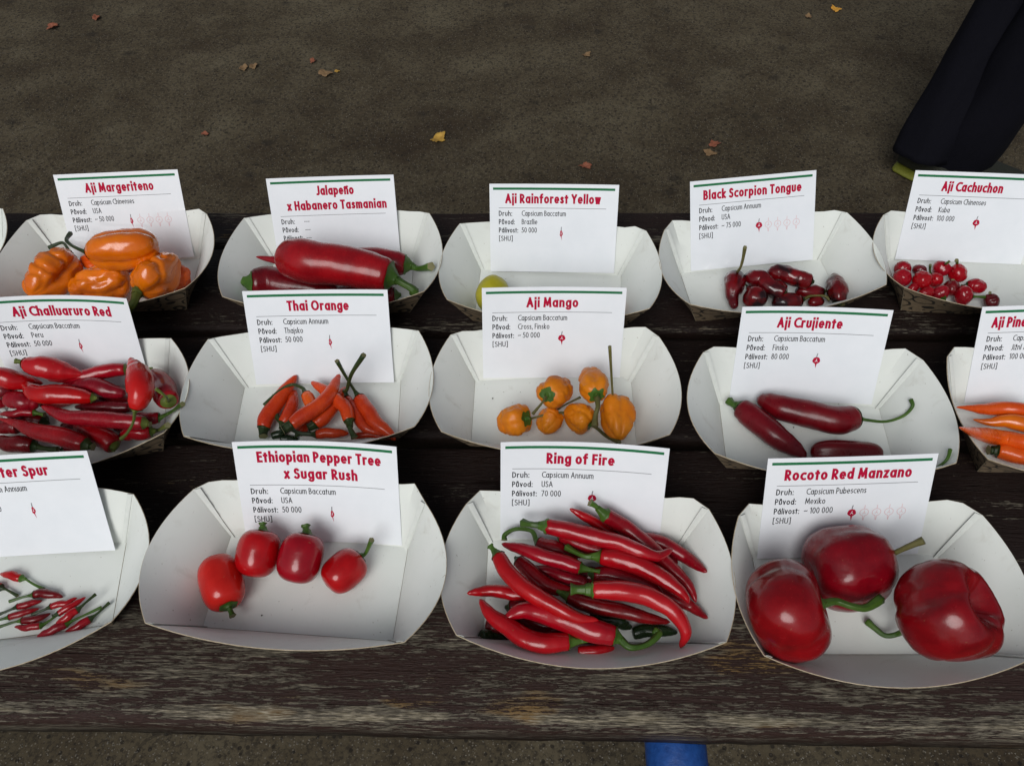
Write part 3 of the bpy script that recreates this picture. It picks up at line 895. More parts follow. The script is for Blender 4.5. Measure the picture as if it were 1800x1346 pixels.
PROF = {   # radius against length, stem end to tip
 'long': [(0, .74), (.05, .88), (.15, .98), (.3, 1), (.5, .97), (.7, .84), (.85, .62), (.95, .36), (1, .14)],
 'horn': [(0, .70), (.06, .9), (.2, 1), (.45, .92), (.65, .68), (.8, .42), (.92, .22), (1, .08)],
 'bird': [(0, .8), (.1, .95), (.4, 1), (.7, .8), (.9, .45), (1, .15)],
 'spindle': [(0, .45), (.1, .72), (.3, .97), (.45, 1), (.65, .86), (.82, .55), (.93, .28), (1, .08)],
 'fat': [(0, .72), (.05, .9), (.18, 1), (.5, .99), (.75, .92), (.88, .72), (.95, .5), (1, .2)],
 'club': [(0, .66), (.05, .80), (.2, .90), (.5, .96), (.75, 1), (.88, .93), (.95, .72), (1, .35)],
 'nipple': [(0, .72), (.06, .9), (.3, 1), (.55, .96), (.72, .62), (.8, .36), (.92, .26), (1, .12)],
 'drop': [(0, .6), (.08, .88), (.25, 1), (.45, .9), (.65, .6), (.85, .46), (.95, .35), (1, .12)],
}
def prof(name, t):
    if name.startswith('ell'):
        tp = name[3:4] == 'T'
        p = float(name[4 if tp else 3:] or 2)
        r = max(0.0, 1 - abs(2 * t - 1) ** p) ** (1 / p)
        return r * (1.08 - .42 * t ** 1.4) if tp else r
    P = PROF[name]
    for (a, ra), (b_, rb) in zip(P, P[1:]):
        if t <= b_:
            f = (t - a) / (b_ - a); f = f * f * (3 - 2 * f) * .5 + f * .5
            r = ra + (rb - ra) * f
            break
    else: r = P[-1][1]
    if t > .97: r *= math.sqrt(max(0, 1 - ((t - .97) / .03) ** 2))
    if t < .02: r *= math.sqrt(max(0, 1 - ((.02 - t) / .02) ** 2))
    return r
cnt = 0
def pepper(crop, pts, w, shape, mat, label, cat='chilli pepper', name='chili_pepper', lift=0, stem=None, calyx='green', cr=.8, sw=None,
           lobes=0, la=.0, rough=.03, dimple=0.0, tipdent=0.0, smat=None, group=None, clen=.7, twist=0.0, creases=None, fold=0.0, nx=False):
    """pts: centre line in crop pixels from the stem end to the tip; w: full width in crop pixels; lift in mm"""
    global cnt
    cnt += 1
    rnd = random.Random(cnt * 13 + 5)
    ox, oy, s = CROP[crop]; key = TOF[crop]
    px = [(ox + p[0] / s, oy + p[1] / s) for p in pts]
    mid = at(*px[len(px) // 2], .015)
    if crop in 'I': w = w * 1.07
    if crop == 'G': w = w * .92
    rad = w / s / 2 * depth(mid) / F_PX
    C = []
    m = len(px)
    for i, (x, y) in enumerate(px):
        t = i / (m - 1)
        rr = rad if shape.startswith('ell') else max(.45 * rad, rad * prof(shape, min(.98, max(.03, t))))
        z = .0015 + rr + (lift[i] if isinstance(lift, (list, tuple)) else lift) * .001
        P = at(x, y, z)
        C.append(P)
    def settle(C, rad):
        if shape.startswith('ell'):        # an axis given end to end: a straight one, raised as a whole until its belly clears the walls
            c0_, c1_ = C[0], C[-1]
            md = (c0_ + c1_) / 2
            m2 = clear_of_walls(key, md, rad * .9)
            k = (m2 - EYE).length / (md - EYE).length
            a_, b_2 = EYE + (c0_ - EYE) * k, EYE + (c1_ - EYE) * k
            return [a_, (a_ + b_2) / 2, b_2]
        return [clear_of_walls(key, P, max(.45 * rad, rad * prof(shape, min(.98, max(.03, i / (m - 1))))) * .9) for i, P in enumerate(C)]
    if not nx:
        C0 = C
        C = settle(C0, rad)
        rad *= depth(C[len(C) // 2]) / depth(mid)
        C = settle(C0, rad)
    nr = 30 if m > 2 or not shape.startswith('ell') else 26
    ns = 24 if w / s > 25 else 14
    if w / s > 20 and not shape.startswith('ell'): nr, ns = 56, 26
    if w / s > 90: nr, ns = 48, 56
    elif fold: nr, ns = 44, 48
    path = catmull(C, 60)
    if not shape.startswith('ell'):
        for i in range(61):
            e_ = math.sin(math.pi * i / 60)
            path[i] = path[i] + Vector((noise.noise(Vector((i * .042, cnt, 0))), noise.noise(Vector((i * .042, cnt, 9))), .4 * noise.noise(Vector((i * .042, cnt, 5))))) * rad * (.5 if w / s < 36 else .3) * e_
    # arc length table
    Ls = [0]
    for a, b_ in zip(path, path[1:]): Ls.append(Ls[-1] + (b_ - a).length)
    LT = Ls[-1]
    def pt(t):
        d = t * LT
        for i in range(60):
            if Ls[i + 1] >= d or i == 59:
                f = (d - Ls[i]) / max(1e-9, Ls[i + 1] - Ls[i])
                return path[i].lerp(path[i + 1], f), (path[i + 1] - path[i]).normalized()
    vs, fs = [], []
    u = None
    sd_ = rnd.random() * 100
    ph = rnd.random() * 6.28
    frames = []
    for i in range(nr + 1):
        t = (1 - math.cos(math.pi * i / nr)) / 2
        if not shape.startswith('ell'): t = t * .6 + (i / nr) * .4
        c, T = pt(t)
        if u is None: u = T.orthogonal().normalized()
        u = (u - T * u.dot(T)).normalized(); v = T.cross(u)
        r0 = rad * prof(shape, t)
        frames.append((c, T, u.copy(), v.copy(), r0, t))
        for k in range(ns):
            a = 2 * math.pi * k / ns
            lb = 1 + la * (abs(math.cos(lobes * (a + twist * t) / 2 + ph)) ** .8 - .6) if lobes else 1
            q = Vector((math.cos(a) * 1.3, math.sin(a) * 1.3, t * LT / max(rad, 1e-4) * .6 + sd_))
            nn = noise.noise(q) * rough * 1.6 + noise.noise(q * 2.7) * rough * .7 + noise.noise(q * 6.5) * rough * .32 - (fold * (1 - min(1, abs(noise.noise(q * .9 + Vector((0, 0, t * 1.5)))) * 5)) if fold else 0)
            r = r0 * (lb + nn)
            ax = 0
            if dimple and t < .5: ax += dimple * rad * math.exp(-(r0 / rad / .42) ** 2)
            if tipdent and t > .5: ax -= tipdent * rad * math.exp(-(r0 / rad / .42) ** 2)
            p = c + (u * math.cos(a) + v * math.sin(a)) * r + T * ax
            if creases:
                for (ca, cw, cd) in creases:
                    da = (a - ca - .25 * math.sin(3 * t) + math.pi) % (2 * math.pi) - math.pi
                    p -= (u * math.cos(a) + v * math.sin(a)) * rad * cd * math.exp(-(da / cw) ** 2) * min(1, r0 / rad * 1.4)
            vs.append(p)
    for i in range(nr):
        for k in range(ns):
            k2 = (k + 1) % ns
            fs.append((i * ns + k, i * ns + k2, (i + 1) * ns + k2, (i + 1) * ns + k))
    fs.append(tuple(range(ns))[::-1]); fs.append(tuple(nr * ns + k for k in range(ns)))
    base = C[len(C) // 2].copy(); base.z = min(p.z for p in vs)
    root = empty(name, base, label, cat, group)
    inv = Matrix.Translation(base).inverted()
    o = mesh_obj('flesh', vs, fs, M[mat], root); o.matrix_parent_inverse = inv
    c0, T0 = frames[0][0], frames[0][1]
    if stem is not None or calyx:
        sw_ = (sw or max(w * .16, 12)) / s / 2 * depth(mid) / F_PX
        # stem path
        if stem:
            S = []
            n_ = len(stem)
            last = c0.z
            for i, q in enumerate(stem):
                zz = (q[2] * .001 if len(q) > 2 else max(sw_ + .001, c0.z * (1 - .25 * i / n_)))
                P = at(ox + q[0] / s, oy + q[1] / s, zz)
                S.append(clear_of_walls(key, P, sw_))
        else:
            S = [c0 - T0 * rad * .5]
        # body radius cr*rad is reached at this station
        fi = 0
        for i, f in enumerate(frames):
            if f[4] >= rad * cr * .97: fi = i; break
        else: fi = 2
        cen, T, u_, v_, r0, t0 = frames[max(fi, 1)]
        cen = cen + T * rad * .02
        d_out = (S[0] - c0)
        if d_out.length < 1e-5: d_out = -T0
        d_out = d_out.normalized()
        if d_out.dot(-T0) < .2: d_out = (d_out - T0).normalized()
        head = c0 + d_out * rad * cr * clen
        if dimple: head = c0 + T0 * dimple * rad * .8 + d_out * rad * cr * clen
        cv, cf = [], []
        nk, nc = 11, ns
        jag = [rnd.random() for _ in range(nc)]
        for j in range(nk):
            f = j / (nk - 1)
            # from the scalloped rim to the neck
            if f < .55:
                g_ = f / .5
                idx = max(1, int(round(max(fi, 1) * (1 - g_))))
                c_, T_, uu_, vv_, rr_, _t = frames[idx]
                rr_ = max(rr_, sw_ * 1.2)
                c_ = c_
                for k in range(nc):
                    # rides on the flesh itself, a hair above it; the rim is scalloped and ragged
                    a = 2 * math.pi * k / nc
                    sc_ = .62 + .38 * (.5 + .5 * math.cos(6 * a + ph)) + jag[k] * .14
                    fx = 1 + max(0, (fi * 1.05 - 1)) * (1 - g_) * sc_
                    i0 = min(nr - 1, int(fx)); fr = fx - i0
                    p_ = vs[i0 * ns + k].lerp(vs[(i0 + 1) * ns + k], fr)
                    cc0 = frames[i0][0].lerp(frames[i0 + 1][0], fr)
                    out = ((p_ - cc0).normalized() * .8 - T_ * .6).normalized()
                    cv.append(p_ + out * (rad * .035 + .00025))
            else:
                g_ = (f - .5) / .5
                c_, T_, uu_, vv_, rr_, _t = frames[1]
                r_a = max(frames[1][4], sw_ * 1.2)
                rr2 = sw_ * 1.05 + (r_a * 1.02 + rad * .03 - sw_ * 1.05) * (1 - g_) ** 1.7
                st_ = c0 + (T0 * dimple * rad * .8 if dimple else Vector((0, 0, 0)))
                cc = st_.lerp(head, g_)
                dd = (-T0).lerp(d_out, g_).normalized()
                ua = (uu_ - dd * uu_.dot(dd)).normalized(); va = (-dd).cross(ua)
                for k in range(nc):
                    a = 2 * math.pi * k / nc
                    rib = 1 + .07 * math.cos(5 * a + ph)
                    cv.append(cc + (ua * math.cos(a) + va * math.sin(a)) * rr2 * rib)
        for j in range(nk - 1):
            for k in range(nc):
                k2 = (k + 1) % nc
                cf.append((j * nc + k, (j + 1) * nc + k, (j + 1) * nc + k2, j * nc + k2))
        cf.append(tuple((nk - 1) * nc + k for k in range(nc)))
        if calyx:
            o2 = mesh_obj('calyx', cv, cf, M[calyx], root); o2.matrix_parent_inverse = inv
        if stem:
            sp = [head - d_out * sw_ * .6] + [head.lerp(S[0], .5)] * 0 + S
            if len(S) == 1: sp = [head - d_out * sw_ * .6, head.lerp(S[0], .5), S[0]]
            cpath = catmull(sp, 22)
            rr = []
            for i in range(23):
                f = i / 22
                rr.append(sw_ * (1.05 - .28 * math.sin(math.pi * min(1, f * 1.1)) + (.12 * max(0, f - .85) / .15)) * (1 + .06 * noise.noise(Vector((f * 9, sd_, 0)))))
            tv, tf = tube_pts(cpath, rr, 20, True, .10)
            o3 = mesh_obj('stem', tv, tf, [M[smat or calyx or 'green'], M['cut']], root, True, [0] * (len(tf) - 2) + [0, 1]); o3.matrix_parent_inverse = inv
            o3.data.polygons[len(tf) - 1].use_smooth = False
    return root

exec_list = []
GRP = {'A': 'wrinkled orange peppers heaped in a back row tray', 'B': 'fat crimson peppers in a back row tray', 'C': 'yellow peppers in the nearly empty back tray',
       'D': 'blackish red twisted peppers in a back row tray', 'E': 'cherry-like red peppers in the right back tray', 'F': 'pointed red peppers heaped in the left middle tray',
       'G': 'thin orange-red chillies in the middle row', 'H': 'small orange lantern peppers in the middle row', 'I': 'long maroon peppers in the middle row',
       'J': 'long orange peppers in the right middle tray', 'K': 'tiny bird chillies in the left front tray', 'M': 'barrel-shaped red peppers in the front row',
       'N': 'long red chillies heaped in the front row', 'O': 'big round dark red peppers in the front row'}
def P(crop, *a, **k):
    k.setdefault('group', GRP[crop])
    return pepper(crop, *a, **k)

# --- A: wrinkled orange peppers
kw = dict(name='habanero_pepper', cat='pepper', lobes=3, la=.30, rough=.17, fold=.16)
P('A', [(610, 690), (850, 640), (1095, 635)], 268, 'ell2.7', 'orange', 'large ribbed orange pepper lying on top of the heap, stem to the left', lift=34, stem=[(560, 670), (500, 640), (462, 600), (490, 555)], calyx='dgreen', cr=.35, sw=26, **dict(kw, fold=.03, rough=.05, la=.34))
P('A', [(490, 700), (370, 820), (210, 990)], 300, 'ellT2.5', 'orange', 'leftmost wrinkled orange pepper, its dark stem bent over the tray corner', lift=8, stem=[(465, 650), (430, 620), (340, 655)], calyx='dgreen', cr=.35, sw=24, **kw)
P('A', [(900, 850), (720, 890), (480, 960)], 275, 'ellT2.4', 'orange', 'wrinkled orange pepper in the middle below the topmost one', lift=6, stem=None, calyx=None, **kw)
P('A', [(960, 960), (1090, 860), (1230, 715)], 300, 'ellT2.4', 'orange', 'folded orange pepper at the right with its green stem towards the viewer', lift=18, stem=[(930, 1040), (890, 1080)], calyx='ygreen', cr=.30, sw=62, creases=[(1.0, .35, .22), (3.2, .3, .2)], **kw)
P('A', [(1270, 800), (1190, 920)], 190, 'ell2.3', 'tangerine', 'orange pepper low against the right wall, under the folded one', lift=4, stem=None, calyx=None, **kw)
P('A', [(560, 740), (800, 760), (960, 770)], 130, 'ell2.3', 'tangerine', 'deep orange pepper mostly hidden behind the topmost one', lift=12, stem=None, calyx=None, **kw)
# --- B: fat crimson
kw = dict(name='jalapeno_pepper', cat='pepper', rough=.025)
P('B', [(1255, 855), (1000, 790), (800, 765), (640, 738), (512, 742)], 304, 'club', 'crimson', 'largest crimson pepper lying across the top, blunt end to the left', lift=26, stem=[(1330, 900), (1400, 940), (1420, 965)], calyx='green', cr=.62, sw=58, **kw)
P('B', [(1370, 775), (1150, 750), (800, 745), (500, 745), (315, 718)], 190, 'horn', 'crimson', 'crimson pepper behind the largest one, with a thin tip at the left', lift=14, stem=[(1450, 800), (1535, 785)], calyx='green', cr=.66, sw=48, **kw)
P('B', [(275, 900), (500, 905), (900, 980)], 215, 'fat', 'dark', 'dark crimson pepper at the bottom left, green calyx against the tray wall', lift=4, stem=[(245, 890)], calyx='green', cr=.7, sw=60, **kw)
P('B', [(1290, 985), (1000, 1000), (760, 1000)], 150, 'fat', 'dark', 'crimson pepper hidden behind the Thai Orange card', lift=0, stem=None, calyx='green', cr=.7, **kw)
# --- C: yellow
kw = dict(name='yellow_pepper', cat='pepper', rough=.05, lobes=3, la=.08)
P('C', [(465, 1010), (455, 900), (460, 800)], 240, 'ell2.2', 'yellow', 'round yellow pepper at the left, half hidden by the Aji Mango card', lift=0, stem=None, calyx='ygreen', cr=.3, **kw)
P('C', [(1290, 1000), (1330, 960)], 130, 'ell2.2', 'mango', 'pale orange pepper peeping out right of the Aji Mango card', lift=0, stem=None, calyx=None, **kw)
# --- D: scorpion
kw = dict(name='scorpion_pepper', cat='pepper', rough=.09, calyx='dgreen', cr=.5, smat='olive')
P('D', [(602, 850), (590, 930), (585, 1000), (600, 1078)], 150, 'drop', 'scorp', 'blackish red pepper at the left with a tall upright olive stem', lift=3, stem=[(635, 800, 30), (655, 740, 42), (672, 650, 58)], sw=22, **kw)
P('D', [(945, 975), (860, 930), (790, 900), (735, 870), (700, 840)], 130, 'fat', 'scorp', 'dented dark red pepper second from the left, leaning up to the left', lift=8, stem=None, **kw)
P('D', [(1130, 890), (1010, 860), (900, 835), (825, 830)], 125, 'fat', 'scorp', 'wrinkled dark red pepper at the back with a row of pale scars', lift=12, stem=[(1148, 892)], sw=20, **kw)
P('D', [(745, 1060), (740, 950)], 166, 'ell2.3', 'scorp', 'rounded dark red pepper in front of the dented one', lift=2, stem=None, **dict(kw, calyx=None))
P('D', [(1070, 1020), (960, 1010), (860, 1040)], 130, 'ell2.3', 'scorp', 'dark red pepper behind the card edge with a pale olive stem to the right', lift=2, stem=[(1130, 990), (1220, 990), (1262, 1020)], sw=22, **kw)
P('D', [(1225, 965), (1120, 970), (1020, 960)], 100, 'ell2.3', 'scorp', 'flat dark red pepper between the wrinkled one and the right one', lift=2, stem=[(1240, 935)], sw=16, **kw)
P('D', [(1320, 1040), (1310, 940), (1282, 838)], 142, 'spindle', 'scorp', 'rightmost blackish red pepper standing upright, pointed end up', lift=4, stem=[(1360, 1045)], sw=20, **kw)
P('D', [(1110, 1040), (1220, 1025)], 80, 'ell2.3', 'scorp', 'small dark red pepper under the pale olive stem', lift=0, stem=None, **dict(kw, calyx=None))
P('D', [(690, 925), (720, 950)], 60, 'ell2', 'scorp', 'dark stub of a pepper between the two at the left', lift=0, stem=[(668, 903)], sw=16, **kw)
# --- E: cherry-like
kw = dict(name='cherry_pepper', cat='small pepper', rough=.08, lobes=3, la=.10, fold=.06, cr=.35)
P('E', [(445, 840), (395, 765)], 112, 'ell2.1', 'red', 'small red pepper highest in the left corner of its tray', lift=3, stem=None, calyx=None, **kw)
P('E', [(455, 835), (385, 890)], 122, 'ell2.1', 'red', 'small red pepper by the left rim with a green calyx on top', lift=5, stem=[(462, 825, 16)], calyx='green', sw=24, **kw)
P('E', [(590, 820), (530, 800), (490, 800)], 74, 'ell2.2', 'dark', 'small darker folded pepper beside the highest left one', lift=3, stem=None, calyx=None, **kw)
P('E', [(600, 850), (520, 910)], 126, 'ell2.1', 'red', 'roundest bright red pepper in the left cluster', lift=6, stem=None, calyx=None, **kw)
P('E', [(715, 775), (665, 830)], 116, 'ell2.1', 'red', 'small red pepper at the back with its stem hooked right', lift=3, stem=[(722, 768, 20), (748, 750, 24)], calyx='green', sw=16, **kw)
P('E', [(800, 785), (812, 880)], 126, 'ell2.1', 'red', 'small red pepper at the back with its green stem standing up', lift=3, stem=[(802, 765, 18), (798, 742, 24)], calyx='green', sw=22, **kw)
P('E', [(625, 845), (680, 910)], 100, 'ell2.1', 'red', 'small red pepper with a spiky green calyx in the middle of the cluster', lift=3, stem=[(612, 815, 16), (615, 775, 24)], calyx='green', sw=16, **kw)
P('E', [(772, 895), (755, 975)], 104, 'ell2.1', 'dark', 'small dark red ribbed pepper with a pale cut stem on top', lift=3, stem=[(772, 885, 16)], calyx='dgreen', sw=22, smat='cut', **kw)
P('E', [(865, 915), (1005, 932)], 100, 'ell2.2', 'red', 'oval red pepper lying sideways at the right of the cluster', lift=2, stem=[(830, 918)], calyx='dgreen', sw=14, **kw)
P('E', [(905, 995), (785, 978)], 136, 'ell2.1', 'red', 'round red pepper with a green stem pointing right', lift=2, stem=[(940, 996), (995, 998)], calyx='green', sw=20, **kw)
P('E', [(705, 1010), (665, 935)], 118, 'ell2.1', 'red', 'small red pepper near the front rim with its stem pointing down', lift=3, stem=[(715, 1035), (733, 1062)], calyx='green', sw=24, **kw)
P('E', [(610, 1000), (565, 945)], 112, 'ell2.1', 'red', 'small red pepper against the front rim, second from the left', lift=3, stem=None, calyx=None, **kw)
P('E', [(520, 960), (465, 925)], 98, 'ell2.1', 'red', 'small red pepper against the front rim, farthest left', lift=3, stem=None, calyx=None, **kw)
P('E', [(1032, 985), (1048, 1070)], 102, 'ell2.1', 'dark', 'single dark red pepper apart at the right with a short stem', lift=1, stem=[(1030, 968, 14)], calyx='dgreen', sw=18, **kw)
# --- F: pointed red peppers
kw = dict(name='chili_pepper', rough=.035)
P('F', [(175, 622), (290, 645), (450, 680), (625, 712)], 170, 'spindle', 'scarlet', 'bright red pepper highest on the heap, stem end to the left', lift=26, stem=[(150, 612), (112, 608)], calyx='ygreen', cr=.4, sw=34, **kw)
P('F', [(935, 668), (800, 680), (600, 720), (350, 745)], 108, 'long', 'red', 'long red pepper behind the heap with its stem at the upper right', lift=22, stem=[(1040, 662), (1130, 662)], calyx='ygreen', cr=.7, sw=16, **kw)
P('F', [(925, 850), (750, 800), (600, 790), (440, 790)], 128, 'spindle', 'crimson', 'crimson pepper across the middle, pushed under the upright one', lift=20, stem=None, calyx=None, **kw)
P('F', [(690, 880), (450, 860), (260, 820), (130, 762)], 150, 'spindle', 'red', 'red pepper in the middle tapering to a point at the upper left', lift=24, stem=[(722, 876)], calyx='ygreen', cr=.4, sw=30, **kw)
P('F', [(-110, 690), (80, 740), (320, 775)], 150, 'spindle', 'red', 'red pepper entering from the left edge below the highest one', lift=16, stem=None, calyx=None, **kw)
P('F', [(60, 885), (180, 905), (300, 930)], 132, 'fat', 'crimson', 'short blunt crimson pepper at the left with a pale green stem', lift=18, stem=[(30, 870), (-20, 860)], calyx='ygreen', cr=.5, sw=24, **kw)
P('F', [(-100, 930), (60, 920)], 90, 'long', 'crimson', 'crimson pepper end at the left edge behind the short blunt one', lift=10, stem=None, calyx=None, **kw)
P('F', [(1000, 965), (1030, 860), (1035, 760), (1000, 660), (965, 580)], 196, 'spindle', 'scarlet', 'upright red pepper at the right, tip up and stem hanging down', lift=[40, 42, 42, 42, 44], stem=[(985, 1060), (940, 1140), (893, 1183)], calyx='ygreen', cr=.46, sw=22, **kw)
P('F', [(1245, 905), (1215, 820), (1170, 760), (1125, 700)], 172, 'fat', 'red', 'red pepper in the right corner with its stem end facing the viewer', lift=[26, 20, 18, 16], stem=[(1225, 870, 58), (1150, 810, 66)], calyx='ygreen', cr=.5, sw=20, **kw)
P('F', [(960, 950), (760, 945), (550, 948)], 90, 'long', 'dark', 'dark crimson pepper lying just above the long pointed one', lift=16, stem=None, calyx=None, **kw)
P('F', [(1075, 1065), (850, 1050), (600, 1020), (450, 1000), (305, 940)], 122, 'long', 'crimson', 'long crimson pepper whose sharp tip curls up in the middle', lift=24, stem=[(1110, 1075)], calyx='ygreen', cr=.7, sw=36, **kw)
P('F', [(1180, 1028), (1110, 1030), (1000, 1010)], 92, 'long', 'crimson', 'crimson pepper at the right with a dark stem reaching the rim', lift=16, stem=[(1270, 980), (1350, 925)], calyx='green', cr=.7, sw=30, **kw)
P('F', [(1120, 1125), (1000, 1140), (880, 1165)], 118, 'long', 'red', 'red pepper along the front rim with a pale green calyx', lift=8, stem=[(1180, 1115), (1240, 1080)], calyx='ygreen', cr=.7, sw=34, **kw)
P('F', [(845, 1240), (770, 1180), (660, 1120), (540, 1080)], 150, 'long', 'crimson', 'crimson pepper pointing up left, stem end on the front rim', lift=8, stem=[(830, 1262)], calyx='ygreen', cr=.6, sw=40, **kw)
P('F', [(640, 1230), (430, 1165), (200, 1090), (-20, 1030)], 142, 'horn', 'crimson', 'long crimson pepper running from the left edge down to the rim', lift=18, stem=[(690, 1240)], calyx='dgreen', cr=.7, sw=50, **kw)
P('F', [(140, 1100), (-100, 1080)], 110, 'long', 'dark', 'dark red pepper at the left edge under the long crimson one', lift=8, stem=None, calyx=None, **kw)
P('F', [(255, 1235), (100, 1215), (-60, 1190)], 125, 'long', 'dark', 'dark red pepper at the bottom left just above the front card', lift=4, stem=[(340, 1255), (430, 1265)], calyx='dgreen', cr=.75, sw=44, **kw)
P('F', [(255, 988), (120, 990), (0, 1002)], 64, 'long', 'crimson', 'thin crimson pepper at the left with its stem towards the middle', lift=16, stem=[(330, 1005)], calyx='green', cr=.75, sw=30, **kw)
P('F', [(540, 870), (380, 900), (260, 880)], 130, 'long', 'dark', 'dark red pepper in the shade behind the short blunt one', lift=4, stem=None, calyx=None, **kw)  # from here down, the dark skin paints in the shade under the heap
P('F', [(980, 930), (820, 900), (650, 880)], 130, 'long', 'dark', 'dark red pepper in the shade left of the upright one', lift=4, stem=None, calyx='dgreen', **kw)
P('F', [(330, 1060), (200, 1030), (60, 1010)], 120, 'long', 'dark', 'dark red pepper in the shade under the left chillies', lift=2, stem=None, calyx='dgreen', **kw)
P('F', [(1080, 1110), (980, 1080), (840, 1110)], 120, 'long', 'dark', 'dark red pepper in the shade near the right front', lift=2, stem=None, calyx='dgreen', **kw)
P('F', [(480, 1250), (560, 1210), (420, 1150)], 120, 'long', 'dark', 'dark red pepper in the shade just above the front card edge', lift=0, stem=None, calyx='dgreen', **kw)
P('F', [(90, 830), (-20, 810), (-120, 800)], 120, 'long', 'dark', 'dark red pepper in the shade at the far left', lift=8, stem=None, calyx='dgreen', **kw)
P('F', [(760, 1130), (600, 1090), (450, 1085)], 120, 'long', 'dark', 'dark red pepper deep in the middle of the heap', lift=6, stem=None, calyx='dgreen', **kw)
# --- G: thin orange-red
kw = dict(name='chili_pepper', rough=.03, calyx='dgreen', cr=.78, clen=1.2)
P('G', [(585, 1010), (620, 920), (700, 800), (810, 648)], 118, 'long', 'vermilion', 'leftmost orange-red chilli pointing up with a thin dark tip', lift=2, stem=[(585, 1060)], sw=50, **kw)
P('G', [(872, 775), (910, 850), (960, 960)], 92, 'long', 'tangerine', 'short orange chilli under the long curved green stem', lift=10, stem=[(850, 735), (780, 712), (700, 752), (592, 852)], sw=26, **kw)
P('G', [(715, 975), (770, 880), (800, 748)], 96, 'long', 'vermilion', 'orange-red chilli second from the left, tip between two stems', lift=3, stem=None, **kw)
P('G', [(770, 985), (880, 910), (1020, 790), (1100, 640)], 112, 'long', 'vermilion', 'longest orange-red chilli lying diagonally across the others', lift=16, stem=[(715, 1015)], sw=60, **kw)
P('G', [(930, 985), (1010, 910), (1110, 780), (1140, 730)], 108, 'long', 'vermilion', 'orange-red chilli below the diagonal one, dark calyx at the bottom', lift=6, stem=[(895, 1000)], sw=50, **kw)
P('G', [(1165, 960), (1130, 860), (1010, 760), (908, 692)], 100, 'long', 'vermilion', 'bent orange-red chilli with its tip at the upper left', lift=11, stem=[(1170, 1010), (1200, 1070)], sw=40, **kw)
P('G', [(1145, 805), (1200, 900), (1270, 1000), (1395, 1048)], 86, 'long', 'vermilion', 'orange-red chilli with the rightmost tall crossing stem', lift=6, stem=[(1150, 740, 22), (1180, 640, 38), (1262, 512, 58)], sw=30, **dict(kw, clen=2.0))
P('G', [(1230, 800), (1290, 890), (1370, 980), (1475, 1085)], 118, 'long', 'vermilion', 'rightmost orange-red chilli slanting down to the right rim', lift=5, stem=[(1195, 745, 18), (1130, 640, 36), (1080, 552, 50)], sw=26, **dict(kw, clen=1.3))
P('G', [(940, 1048), (1050, 1035), (1160, 1040)], 78, 'long', 'vermilion', 'orange-red chilli along the front with a hooked stem to the left', lift=6, stem=[(820, 1035), (710, 975), (658, 890)], sw=30, **kw)
P('G', [(1180, 1060), (1300, 1050), (1435, 1078)], 50, 'long', 'vermilion', 'thin orange-red tip at the bottom right of its heap', lift=1, stem=None, **dict(kw, calyx=None))
P('G', [(820, 1040), (880, 960), (960, 900)], 84, 'long', 'vermilion', 'orange-red chilli in the shade under the diagonal one', lift=0, stem=None, **kw)
P('G', [(640, 1060), (700, 1040), (760, 1000)], 60, 'long', 'unripe', 'small dark green chilli among the stems at the lower left', lift=2, stem=None, **dict(kw, calyx=None))
P('G', [(700, 1075), (820, 1080)], 60, 'bird', 'unripe', 'dark green unripe chilli just above the front card', lift=0, stem=None, **dict(kw, calyx=None))
# --- H: orange lanterns
kw = dict(name='lantern_pepper', cat='pepper', lobes=4, la=.20, rough=.11, fold=.09, calyx='green', smat='olive', cr=.42, dimple=.1, clen=.45)
P('H', [(830, 765), (905, 725), (965, 715)], 212, 'ellT2.6', 'mango', 'orange lantern pepper at the top left, calyx facing the viewer', lift=[24, 14, 2], stem=[(800, 815), (735, 892)], sw=17, **kw)
P('H', [(1160, 775), (1135, 700), (1105, 600)], 200, 'ellT2.1', 'mango', 'orange lantern pepper at the top right with a pointed end up', lift=[22, 14, 8], stem=[(1165, 840), (1150, 900), (1145, 970)], sw=36, **kw)
P('H', [(1280, 785), (1285, 900), (1310, 1055)], 230, 'ellT2.5', 'mango', 'biggest orange lantern pepper at the right with a tall upright stem', lift=6, stem=[(1265, 770, 30), (1255, 620, 52), (1245, 445, 74)], sw=18, **kw)
P('H', [(700, 920), (620, 935), (515, 945)], 212, 'ellT2.6', 'mango', 'leftmost orange lantern pepper with a long stem arching right', lift=[14, 5, 0], stem=[(735, 918, 16), (850, 890, 20), (950, 885, 16), (988, 945, 8)], sw=18, **kw)
P('H', [(880, 870), (835, 930), (810, 1010)], 175, 'ellT2.5', 'mango', 'small orange lantern pepper in the front, wrinkled bottom showing', lift=1, stem=[(960, 825, 14), (1052, 780, 16)], sw=14, **kw)
P('H', [(1125, 960), (1040, 920), (950, 860)], 190, 'ellT2.6', 'mango', 'orange lantern pepper in the front middle with a stem to the rim', lift=2, stem=[(1160, 985, 12), (1220, 1035, 14), (1310, 1078, 20)], sw=26, **kw)
